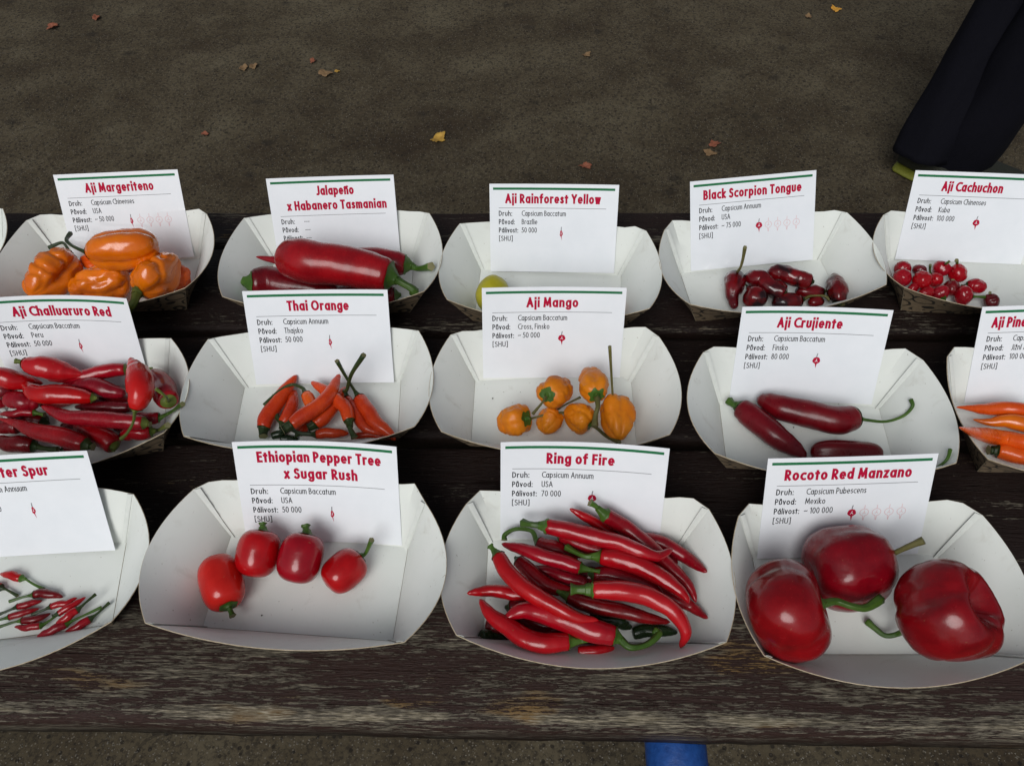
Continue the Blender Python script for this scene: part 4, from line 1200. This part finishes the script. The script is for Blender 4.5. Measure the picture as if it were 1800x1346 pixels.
# --- I: long maroon
kw = dict(name='chili_pepper', rough=.03)
P('I', [(1135, 768), (1010, 785), (860, 755), (660, 705), (505, 648)], 166, 'fat', 'maroon', 'long maroon pepper on top with a long hooked green stem', lift=5, stem=[(1200, 785), (1320, 795), (1430, 760), (1490, 700), (1480, 655)], calyx='green', cr=.6, sw=22, **kw)
P('I', [(395, 700), (520, 800), (650, 900), (820, 1020)], 150, 'long', 'maroon', 'maroon pepper slanting from the upper left down to the front card', lift=3, stem=[(360, 690), (328, 664)], calyx='green', cr=.6, sw=50, **kw)
P('I', [(850, 985), (1070, 970), (1300, 1000)], 150, 'ell3', 'maroon', 'dented maroon pepper lying just above the Rocoto card', lift=1, stem=None, calyx=None, creases=[(1.2, .4, .15)], **kw)
P('I', [(1600, 1100), (1400, 1110), (1250, 1100)], 120, 'long', 'maroon', 'maroon pepper hidden by the card, only its curved stem showing', lift=1, stem=[(1660, 1075), (1710, 1030), (1730, 970, 26)], calyx='green', cr=.6, sw=20, **kw)
# --- J: long orange
kw = dict(name='chili_pepper', rough=.03)
P('J', [(900, 835), (750, 810), (560, 812), (330, 798)], 108, 'horn', 'tangerine', 'uppermost long orange pepper, tip to the left', lift=10, stem=[(960, 840)], calyx='green', **kw)
P('J', [(1000, 960), (850, 920), (640, 915), (450, 885)], 128, 'horn', 'orange', 'lighter orange pepper, second from the top of its heap', lift=8, stem=[(1060, 970)], calyx='green', **kw)
P('J', [(1000, 1080), (850, 1050), (600, 1015), (350, 942)], 116, 'horn', 'tangerine', 'third orange pepper with the longest tapering tip', lift=10, stem=[(1060, 1090)], calyx='green', **kw)
P('J', [(620, 1110), (780, 1150), (950, 1190)], 120, 'long', 'tangerine', 'lowest orange pepper with a dark calyx at its left end', lift=2, stem=[(560, 1105)], calyx='dgreen', cr=.8, sw=60, **kw)
# --- K: tiny bird chillies
kw = dict(name='bird_chili', cat='small chilli', rough=.04, cr=.85, clen=1.3)
KS = [([(128, 795), (70, 778), (0, 768)], 52, [(150, 798), (200, 830), (260, 858)], 'red', 'tiny chilli farthest back with its stem down to the right'),
      ([(5, 850), (-60, 835)], 50, [(40, 862), (104, 898)], 'red', 'tiny chilli at the left edge showing mostly its green stem'),
      ([(202, 890), (285, 886), (375, 905)], 54, [(130, 908), (55, 932)], 'dark', 'tiny dark chilli with a crease, lying level, stem to the left'),
      ([(103, 962), (180, 945), (252, 925)], 42, [(50, 985), (-5, 1008)], 'crimson', 'tiny chilli just below the level dark one'),
      ([(52, 1025), (140, 1000), (232, 972)], 42, [(0, 1040), (-40, 1050)], 'crimson', 'tiny chilli third from the back in the left pile'),
      ([(300, 962), (380, 940), (458, 910)], 42, [(250, 985), (190, 1010)], 'red', 'tiny bright chilli pointing up right from the pile middle'),
      ([(130, 1045), (215, 1035), (300, 1002)], 46, [(80, 1055), (-5, 1082)], 'dark', 'tiny dark chilli under the pile middle, long stem to the left'),
      ([(345, 1005), (430, 955), (508, 905)], 42, [(310, 1015)], 'red', 'tiny chilli beside the bright one, tip farthest up right'),
      ([(245, 1075), (165, 1082), (85, 1082)], 44, [(300, 1040), (345, 1005)], 'crimson', 'tiny chilli at the front left with its tip to the left'),
      ([(460, 980), (400, 1020), (330, 1065)], 50, [(510, 935), (567, 888)], 'red', 'tiny chilli with a green stem pointing up to the right'),
      ([(395, 1062), (300, 1105), (218, 1140)], 54, [(480, 1022), (602, 965)], 'crimson', 'tiny chilli nearest the front rim, tip at the lower left'),
      ([(535, 1035), (460, 1080), (385, 1115)], 50, [(590, 990), (648, 937)], 'red', 'rightmost tiny chilli with its stem along the tray floor')]
for i, (pp, w, st, mt, lb) in enumerate(KS):
    P('K', pp, w, 'bird', mt, lb, lift=[0, 0, 0, 2, 2, 5, 3, 5, 3, 6, 3, 1][i], stem=st, calyx='dgreen' if i % 2 else 'green', sw=17, **kw)
# --- M: barrel-shaped
kw = dict(name='barrel_pepper', cat='pepper', rough=.018, calyx='green', cr=.33, lobes=4, la=.05, dimple=.08, clen=.5)
P('M', [(520, 985), (475, 860), (440, 712)], 240, 'ell2.9', 'scarlet', 'leftmost barrel-shaped red pepper, stem end pointing down', lift=0, stem=[(543, 1036)], sw=34, **kw)
P('M', [(715, 545), (685, 680), (655, 815)], 238, 'ell2.7', 'red', 'second barrel-shaped red pepper, its stem just below the printed text', lift=[12, 3, 0], stem=[(712, 512)], sw=40, **kw)
P('M', [(965, 565), (920, 710), (890, 848)], 248, 'ell2.8', 'red', 'third barrel-shaped red pepper, largest, stem end up', lift=[12, 3, 0], stem=[(955, 525)], sw=46, **kw)
P('M', [(1270, 695), (1175, 785), (1075, 865)], 212, 'ell2.8', 'red', 'rightmost barrel-shaped red pepper with a thin stem up right', lift=0, stem=[(1295, 680), (1328, 606, 30)], sw=26, **kw)
# --- N: long red chillies
kw = dict(name='chili_pepper', rough=.04)
P('N', [(1100, 1105), (1220, 1085), (1350, 1100)], 76, 'long', 'unripe', 'dark green unripe chilli at the lower right of the heap', lift=0, stem=None, calyx=None, **kw)
P('N', [(265, 1112), (340, 1130), (430, 1155)], 70, 'long', 'unripe', 'dark green unripe chilli under the lower left of the heap', lift=0, stem=None, calyx=None, **kw)
P('N', [(870, 990), (1000, 1040), (1100, 1070)], 90, 'long', 'unripe', 'dark green unripe chilli deep in the middle', lift=4, stem=None, calyx=None, **kw)
P('N', [(700, 560), (900, 640), (1100, 690), (1240, 740)], 92, 'long', 'crimson', 'crimson chilli lying just under the topmost one', lift=16, stem=None, calyx='dgreen', **kw)
P('N', [(880, 780), (1040, 800), (1200, 870), (1330, 980)], 96, 'long', 'crimson', 'crimson chilli between the brightest one and the thick one', lift=16, stem=None, calyx='dgreen', **kw)
P('N', [(470, 700), (560, 790), (660, 850), (800, 880)], 88, 'long', 'crimson', 'crimson chilli left of centre under the back corner one', lift=14, stem=None, calyx='dgreen', **kw)
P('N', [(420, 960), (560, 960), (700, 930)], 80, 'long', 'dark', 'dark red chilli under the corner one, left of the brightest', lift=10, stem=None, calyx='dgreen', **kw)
P('N', [(1010, 700), (1150, 760), (1290, 880), (1400, 960)], 96, 'long', 'dark', 'dark red chilli in the shade at the right of the heap', lift=2, stem=None, calyx=None, **kw)  # low fill: shade inside the heap is put into the dark skin colour
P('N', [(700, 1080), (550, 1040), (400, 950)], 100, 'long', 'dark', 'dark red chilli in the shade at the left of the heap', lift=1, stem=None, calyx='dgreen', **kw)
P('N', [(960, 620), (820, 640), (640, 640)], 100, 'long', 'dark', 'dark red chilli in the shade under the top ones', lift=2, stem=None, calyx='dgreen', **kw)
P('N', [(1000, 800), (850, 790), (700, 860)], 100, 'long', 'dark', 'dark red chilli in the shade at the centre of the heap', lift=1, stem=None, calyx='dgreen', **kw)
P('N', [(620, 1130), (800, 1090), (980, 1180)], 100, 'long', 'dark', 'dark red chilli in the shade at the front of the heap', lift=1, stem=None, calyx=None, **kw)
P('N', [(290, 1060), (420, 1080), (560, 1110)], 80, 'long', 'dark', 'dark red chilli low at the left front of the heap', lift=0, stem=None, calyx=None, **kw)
P('N', [(850, 825), (680, 785), (520, 735)], 76, 'long', 'crimson', 'red chilli under the left crossing ones, tip to the right', lift=10, stem=None, calyx=None, **kw)
P('N', [(560, 905), (450, 885), (300, 872), (190, 884)], 78, 'long', 'red', 'red chilli reaching farthest left, tip on the tray wall', lift=12, stem=None, calyx=None, **kw)
P('N', [(580, 605), (660, 640), (800, 700)], 92, 'long', 'crimson', 'crimson chilli whose green stem hooks over at the back left', lift=10, stem=[(545, 540), (460, 530), (400, 560), (395, 592)], calyx='green', cr=.8, sw=28, **kw)
P('N', [(1060, 590), (930, 520), (840, 465), (755, 418)], 64, 'long', 'red', 'thin red chilli at the back with its tip curling up left', lift=8, stem=None, calyx=None, **kw)
P('N', [(1130, 580), (1280, 620), (1400, 690), (1512, 768)], 84, 'long', 'crimson', 'crimson chilli reaching the right wall at the back', lift=8, stem=None, calyx=None, **kw)
P('N', [(1250, 680), (1350, 722)], 58, 'ell2.4', 'crimson', 'small blunt chilli end showing at the right', lift=5, stem=None, calyx=None, **kw)
P('N', [(950, 740), (1150, 820), (1330, 925), (1440, 970), (1517, 1022)], 90, 'long', 'crimson', 'crimson chilli with its thin tip farthest right at mid height', lift=9, stem=None, calyx=None, **kw)
P('N', [(940, 445), (1050, 520), (1180, 620), (1300, 730), (1400, 830), (1452, 935)], 96, 'long', 'crimson', 'long crimson chilli from the back card down the right side', lift=14, stem=[(900, 405), (866, 385)], calyx='green', cr=.8, sw=34, **dict(kw, clen=1.2))
P('N', [(740, 900), (880, 950), (1090, 1000), (1310, 1042)], 88, 'long', 'dark', 'dark red chilli lying under the brightest one', lift=16, stem=[(670, 860), (598, 822)], calyx='green', cr=.8, sw=34, **dict(kw, clen=1.0))
P('N', [(610, 512), (800, 548), (1000, 600), (1160, 660), (1250, 678), (1325, 640)], 100, 'long', 'red', 'long red chilli across the top of the heap, tip hooked up', lift=26, stem=[(545, 505), (497, 497)], calyx='green', cr=.84, sw=40, **kw)
P('N', [(920, 680), (1080, 710), (1230, 780), (1360, 870), (1412, 940)], 112, 'long', 'red', 'thick red chilli below the topmost with a curved green stem', lift=22, stem=[(840, 680), (780, 655), (738, 630)], calyx='green', cr=.74, sw=34, **dict(kw, clen=1.2))
P('N', [(820, 745), (650, 695), (500, 645), (380, 610)], 84, 'long', 'red', 'red chilli at the upper left with its pointed green stem right', lift=24, stem=[(922, 765)], calyx='green', cr=.82, sw=22, **dict(kw, clen=1.6))
P('N', [(760, 1150), (600, 1150), (450, 1105), (340, 1020), (260, 915)], 112, 'long', 'red', 'curved red chilli at the front left, tip up and calyx right', lift=18, stem=[(888, 1140)], calyx='green', cr=.8, sw=26, **dict(kw, clen=1.6))
P('N', [(1012, 1120), (880, 1085), (700, 1020), (520, 975), (390, 1030)], 132, 'long', 'red', 'thick bumpy red chilli at the front with a hooked green stem', lift=20, stem=[(1090, 1180), (1180, 1165), (1245, 1110), (1225, 1092)], calyx='green', cr=.82, sw=42, **kw)
P('N', [(355, 668), (420, 760), (540, 880), (690, 980), (810, 1020), (915, 1032)], 100, 'long', 'red', 'long red chilli running from the back left corner to the centre', lift=30, stem=[(318, 622)], calyx='green', cr=.8, sw=34, **kw)
P('N', [(870, 865), (1050, 868), (1210, 910), (1330, 990), (1392, 1090), (1362, 1185)], 110, 'long', 'scarlet', 'brightest red chilli curving down to the front right rim', lift=[30, 30, 28, 26, 22, 16], stem=[(760, 862)], calyx='green', cr=.8, sw=58, **kw)
P('N', [(800, 1205), (900, 1200), (1003, 1182)], 66, 'long', 'scarlet', 'small red chilli tip at the very front of the heap', lift=12, stem=None, calyx=None, **kw)
# --- O: big round
kw = dict(name='rocoto_pepper', cat='pepper', rough=.06, calyx='green', dimple=.22, clen=.5, tipdent=.12)
P('O', [(612, 850), (395, 893), (160, 935)], 525, 'ell2.2', 'plum', 'big round dark red pepper at the left, bright green stem curving right', lift=[20, 6, 0], stem=[(640, 845, 45), (720, 870, 46), (800, 880, 44), (882, 830, 42)], cr=.24, sw=42, lobes=3, la=.12, **kw)
P('O', [(930, 620), (710, 665), (490, 700)], 440, 'ell2.5', 'plum', 'big round dark red pepper at the back, olive stem to the upper right', lift=0, stem=[(950, 590, 40), (1030, 552, 48), (1112, 518, 54)], cr=.18, sw=34, smat='olive', lobes=3, la=.13, **kw)
P('O', [(1010, 960), (1240, 890), (1490, 830)], 520, 'ell2.5', 'plum', 'biggest round dark red pepper at the right with a deep fold', lift=[0, 10, 42], stem=[(990, 1012, 12), (910, 1030, 7), (850, 990, 6), (806, 952, 5)], cr=.14, sw=34, lobes=3, la=.12, creases=[(2.2, .20, .10), (4.8, .25, .11), (.6, .2, .07)], **dict(kw, tipdent=.65))

# ------------------------------------------------------------------ crumbs on the trays
def crumb(px, py, key, r, label):
    p = at(px, py, .002)
    bm = bmesh.new()
    bmesh.ops.create_icosphere(bm, subdivisions=1, radius=r)
    for v in bm.verts: v.co *= 1 + .4 * noise.noise(v.co * 4000 + Vector((px, py, 0))); v.co.z *= .5
    me = bpy.data.meshes.new('crumb'); bm.to_mesh(me); bm.free(); me.materials.append(M['speck'])
    o = bpy.data.objects.new('crumb', me); COL.objects.link(o); o.location = p
    tag(o, label, 'crumb', 'dark crumbs in the paper trays')
crumb(460, 1081, 'R1C2', .0006, 'black crumb on the tray floor below the barrel-shaped peppers')
crumb(866, 700, 'R2C3', .0006, 'black crumb at the left of the orange lantern peppers')
crumb(1395, 751, 'R2C4', .0006, 'dark crumb between the two upper maroon peppers')
crumb(914.5, 689, 'R2C3', .0003, 'tiny crumb behind the leftmost orange lantern pepper')
crumb(133, 1108, 'R1C1', .0004, 'tiny dark crumb in front of the bird chillies')

# ------------------------------------------------------------------ fallen leaves
LM_ = {'ochre': plain('ochre_dry_leaf', (.34, .19, .03), (.5, .30, .05), .7, 60, .4, .001),
       'brown': plain('brown_dry_leaf', (.17, .10, .045), (.24, .15, .07), .75, 60, .4, .001),
       'rust': plain('rusty_dry_leaf', (.20, .06, .03), (.28, .09, .045), .75, 60, .4, .001),
       'gold': plain('golden_dry_leaf', (.6, .28, .03), (.7, .36, .05), .6, 60, .4, .001)}
def leaf(px, py, size, mat, label, seed, lob=.35):
    rnd = random.Random(seed)
    p = at(px, py, GZ + .004)
    L = size * depth(p) / F_PX / 2
    n = 26; vs = [(0, 0, .003)]; rings = 4
    rot = rnd.random() * 6.28
    for j in range(1, rings + 1):
        for i in range(n):
            a = 2 * math.pi * i / n
            r = L * (1 + lob * math.cos(5 * a + .6) * .5 + lob * .35 * math.cos(11 * a + seed)) * (1 if abs(math.sin(a)) > .2 else 1.08)
            r *= j / rings
            x, y = r * math.cos(a), r * .72 * math.sin(a)
            z = .004 + .006 * (j / rings) ** 2 * (math.sin(2 * a + seed) + 1) * L / .02 * .7 + .0015 * rnd.random()
            vs.append((x * math.cos(rot) - y * math.sin(rot), x * math.sin(rot) + y * math.cos(rot), z))
    fs = [(0, 1 + i, 1 + (i + 1) % n) for i in range(n)]
    for j in range(rings - 1):
        for i in range(n):
            a, b_ = 1 + j * n + i, 1 + j * n + (i + 1) % n
            fs.append((a, a + n, b_ + n, b_))
    o = mesh_obj('fallen_leaf', vs, fs, LM_[mat])
    m = o.modifiers.new('thickness', 'SOLIDIFY'); m.thickness = .0004
    o.location = (p.x, p.y, GZ)
    tag(o, label, 'leaf', 'dry leaves fallen on the ground')
leaf(770, 245, 29, 'ochre', 'yellow ochre leaf on the ground, nearest above the table middle', 1)
leaf(573, 130, 24, 'brown', 'tan leaf on the ground, larger of the pair left of centre', 2)
leaf(428, 120, 18, 'brown', 'curled tan leaf on the ground, left half of a touching pair', 3)
leaf(446, 117, 17, 'brown', 'curled tan leaf on the ground, right half of a touching pair', 4)
leaf(93, 48, 20, 'rust', 'rust red leaf on the ground at the upper left', 5)
leaf(170, 32, 17, 'rust', 'small pale rusty leaf near the top left', 6)
leaf(1469, 17, 19, 'gold', 'golden orange leaf at the top, brightest of all', 7)
leaf(1421, 30, 14, 'brown', 'small dull leaf just left of the golden one', 8)
leaf(1249, 270, 22, 'brown', 'brown leaf behind the Black Scorpion Tongue card', 9)
leaf(1256, 254, 20, 'rust', 'dark curled leaf touching the brown one behind the scorpion card', 10)
leaf(360, 236, 13, 'rust', 'small rusty leaf between the two left back cards', 11)
leaf(1029, 293, 20, 'rust', 'dark reddish leaf close behind the table, right of the yellow card', 12)
leaf(550, 108, 13, 'rust', 'tiny pinkish leaf above the tan one', 13)
leaf(1031, 97, 15, 'brown', 'small brown leaf near the top centre', 14)
leaf(593, 126, 9, 'ochre', 'scrap of pale leaf beside the tan one', 15)

# loose grit on the asphalt: small stones that stand proud
rg = random.Random(3)
vs, fs = [], []
def grit(px, py, r):
    p = at(px, py, GZ)
    b0 = len(vs)
    for i in range(5):
        a = 6.283 * i / 5 + rg.random()
        vs.append((p.x + r * math.cos(a) * (.7 + .5 * rg.random()), p.y + r * math.sin(a) * (.7 + .5 * rg.random()), GZ + r * .1))
    vs.append((p.x, p.y, GZ + r * (.5 + .4 * rg.random())))
    for i in range(5): fs.append((b0 + i, b0 + (i + 1) % 5, b0 + 5))
for _ in range(9000):
    grit(rg.uniform(-200, 2000), rg.uniform(-60, 400) if rg.random() < .8 else rg.uniform(1285, 1400), .0005 + .0012 * rg.random() ** 2)
o = mesh_obj('grit', vs, fs, plain('pale_grit', (.04, .034, .026), (.19, .17, .135), .85, 12), smooth=False)
tag(o, 'pale loose grit scattered over the asphalt', 'grit', kind='stuff')

# ------------------------------------------------------------------ the passer-by
M['trouser'] = plain('black_blue_cloth', (.0035, .0035, .006), (.006, .006, .010), .9, 500, .3, .001, spec=.1)
M['seam'] = plain('charcoal_cloth_panel', (.012, .012, .015), (.018, .018, .022), .9, 500, .3, .001, spec=.1)
M['skin'] = plain('skin', (.45, .26, .18), (.5, .3, .21), .5, 60, .1)
M['jacket'] = plain('dark_jacket_cloth', (.012, .013, .02), (.02, .02, .03), .8, 300, .3, .001)
M['hair'] = plain('brown_hair', (.03, .018, .01), (.05, .03, .02), .6, 200, .5, .003)
M['shoe'] = plain('dark_olive_shoe_mesh', (.006, .0065, .004), (.016, .018, .008), .8, 400, .6, .002)
M['sole'] = plain('lime_rubber_sole', (.13, .14, .010), (.18, .185, .018), .7, 200, .3, .001)
def skin_mesh(name, pts, edges, rad, mat, parent, root_i=0, sub=2):
    me = bpy.data.meshes.new(name)
    me.from_pydata(pts, edges, [])
    o = bpy.data.objects.new(name, me); COL.objects.link(o); o.parent = parent
    sk = o.modifiers.new('skin', 'SKIN')
    for i, r in enumerate(rad):
        v = me.skin_vertices[0].data[i]
        v.radius = (r, r) if not isinstance(r, tuple) else r
        v.use_root = (i == root_i)
    sk.use_smooth_shade = True
    s = o.modifiers.new('sub', 'SUBSURF'); s.levels = sub; s.render_levels = sub
    me.materials.append(mat)
    return o
fa = at(1634, 250, GZ + .10)         # ankle of the leg nearer the left
fb = at(1694, 250, GZ + .10)
person = empty('person', ((fa.x + fb.x) / 2, (fa.y + fb.y) / 2, GZ), 'passer-by in black trousers and lime-soled dark shoes standing beyond the table', 'person')
ori = person.location.copy()
A = Vector((fa.x - ori.x, fa.y - ori.y, .10)); B_ = Vector((fb.x - ori.x, fb.y - ori.y, .10))
hipc = (A + B_) / 2 + Vector((.06, .05, 0)); hipc.z = .92
HA = hipc + Vector((-.02, -.09, -.04)); HB = hipc + Vector((.02, .09, -.04))
if A.y > B_.y: HA, HB = HB, HA
KA = A.lerp(HA, .5) + Vector((.035, 0, .0)); KB = B_.lerp(HB, .5) + Vector((.045, -.01, .0))
body_p = [tuple(hipc), tuple(hipc + Vector((0, 0, .18))), tuple(hipc + Vector((.0, 0, .42))), tuple(hipc + Vector((0, 0, .53))), tuple(hipc + Vector((.01, 0, .60))), tuple(hipc + Vector((.03, 0, .68))), tuple(hipc + Vector((.03, 0, .78))),
          tuple(HA), tuple(KA), tuple(A), tuple(HB), tuple(KB), tuple(B_),
          tuple(hipc + Vector((0, -.18, .48))), tuple(hipc + Vector((-.01, -.22, .22))), tuple(hipc + Vector((.08, -.22, .0))), tuple(hipc + Vector((.13, -.21, -.07))),
          tuple(hipc + Vector((0, .18, .48))), tuple(hipc + Vector((-.01, .22, .22))), tuple(hipc + Vector((.08, .22, .0))), tuple(hipc + Vector((.13, .21, -.07)))]
body_e = [(0, 1), (1, 2), (2, 3), (3, 4), (4, 5), (5, 6), (0, 7), (7, 8), (8, 9), (0, 10), (10, 11), (11, 12), (2, 13), (13, 14), (14, 15), (15, 16), (2, 17), (17, 18), (18, 19), (19, 20)]
body_r = [.12, .115, .12, .055, .052, .085, .07, .075, .05, .035, .075, .05, .035, .05, .038, .028, .03, .05, .038, .028, .03]
skin_mesh('body', body_p, body_e, body_r, M['skin'], person)
def trouser_leg(H_, K_, F_, seed, rh, rk, rf):
    """one straight leg of cloth, a loft with soft folds"""
    path = catmull([H_, H_.lerp(K_, .5), K_, K_.lerp(F_, .5), F_], 40)
    vs, fs = [], []
    ns = 36
    for i, c in enumerate(path):
        t = i / 40
        r = rh + (rk - rh) * min(1, t * 2) if t < .5 else rk + (rf - rk) * (t - .5) * 2
        for k in range(ns):
            a = 2 * math.pi * k / ns
            q = Vector((math.cos(a) * 1.2 + seed, math.sin(a) * 1.2, t * 5))
            rr = r * (1 + .10 * noise.noise(q) + .12 * noise.noise(Vector((q.x * 2.2, q.y * 2.2, q.z * .9 + 3))) * t + .05 * noise.noise(q * 3.1) * t)
            # pressed crease front and back
            rr *= 1 + .05 * (abs(math.cos(a)) ** 8)
            z = c.z + (.012 * math.cos(a + 2.2) if i == 40 else 0)
            vs.append((c.x + rr * math.cos(a), c.y + rr * .86 * math.sin(a), z))
    for i in range(40):
        for k in range(ns):
            k2 = (k + 1) % ns
            fs.append((i * ns + k, (i + 1) * ns + k, (i + 1) * ns + k2, i * ns + k2))
    o = mesh_obj('trouser_leg', vs, fs, M['trouser'], person)
    m = o.modifiers.new('thickness', 'SOLIDIFY'); m.thickness = .0015
    return o
HA2 = HA + Vector((0, 0, .06)); HB2 = HB + Vector((0, 0, .06))
trouser_leg(HA2, KA, A + Vector((0, 0, -.030)), 1.0, .11, .078, .070)
trouser_leg(HB2, KB, B_ + Vector((0, 0, -.055)), 7.0, .11, .080, .074)
skin_mesh('trouser_seat', [tuple(hipc + Vector((0, 0, .10))), tuple(hipc + Vector((0, 0, -.02))), tuple(HA + Vector((0, 0, -.06))), tuple(HB + Vector((0, 0, -.06)))], [(0, 1), (1, 2), (1, 3)], [.165, .175, .13, .13], M['trouser'], person, 1)
jk_p = [tuple(hipc + Vector((0, 0, -.10))), tuple(hipc + Vector((0, 0, .2))), tuple(hipc + Vector((0, 0, .44))), tuple(hipc + Vector((0, 0, .52))),
        tuple(hipc + Vector((0, -.185, .47))), tuple(hipc + Vector((-.01, -.23, .22))), tuple(hipc + Vector((.075, -.225, .01))),
        tuple(hipc + Vector((0, .185, .47))), tuple(hipc + Vector((-.01, .23, .22))), tuple(hipc + Vector((.075, .225, .01)))]
skin_mesh('jacket', jk_p, [(0, 1), (1, 2), (2, 3), (2, 4), (4, 5), (5, 6), (2, 7), (7, 8), (8, 9)], [.17, .15, .14, .07, .07, .055, .045, .07, .055, .045], M['jacket'], person, 1)
skin_mesh('hair', [tuple(hipc + Vector((.0, 0, .72))), tuple(hipc + Vector((.02, 0, .80)))], [(0, 1)], [.085, .09], M['hair'], person)
# cloth panel that runs down the outside of the nearer leg
def panel(K, F_, side):
    vs, fs = [], []
    n = 14
    for i in range(n + 1):
        f = i / n
        c = K.lerp(F_, f); r = .087 + (.080 - .087) * f
        for k in range(4):
            a = side + (k - 1.5) * .22
            vs.append(c + Vector((math.cos(a) * r, math.sin(a) * r, 0)))
    for i in range(n):
        for k in range(3): fs.append((i * 4 + k, i * 4 + k + 1, i * 4 + k + 5, i * 4 + k + 4))
    o = mesh_obj('trouser_stripe', vs, fs, M['seam'], person)
panel(KA, A + Vector((0, 0, .03)), R(-40))
def shoe(F_, yaw):
    rows = [(-.075, .030, .075), (-.068, .036, .085), (-.04, .040, .085), (.0, .041, .08), (.05, .044, .065), (.10, .049, .05), (.15, .046, .042), (.185, .034, .034), (.2, .018, .028)]
    def build(name, z0f, z1f, grow, mat, seg=18):
        vs, fs = [], []
        ns = seg
        for (x, w, h) in rows:
            for k in range(ns):
                a = 2 * math.pi * k / ns
                yy = math.cos(a) * (w + grow); zz = math.sin(a)
                z0, z1 = z0f, (z1f if z1f is not None else h)
                z = (z0 + z1) / 2 + (z1 - z0) / 2 * max(-1, min(1, zz * 1.25))
                q = Vector((x * (1 + grow * 4), yy, z))
                vs.append((q.x * math.cos(yaw) - q.y * math.sin(yaw) + F_.x, q.x * math.sin(yaw) + q.y * math.cos(yaw) + F_.y, q.z))
        n = len(rows)
        for i in range(n - 1):
            for k in range(ns):
                k2 = (k + 1) % ns
                fs.append((i * ns + k, (i + 1) * ns + k, (i + 1) * ns + k2, i * ns + k2))
        fs.append(tuple(range(ns))); fs.append(tuple((n - 1) * ns + k for k in range(ns))[::-1])
        return mesh_obj(name, vs, fs, mat, person)
    s = build('shoe', .018, None, 0, M['shoe'])
    so = build('sole', .0, .016, .004, M['sole'])
    so.parent = s
shoe(A + Vector((.034, -.004, 0)), R(-44))
shoe(B_ + Vector((.0, .0, 0)), R(-25))
print('peppers', cnt)
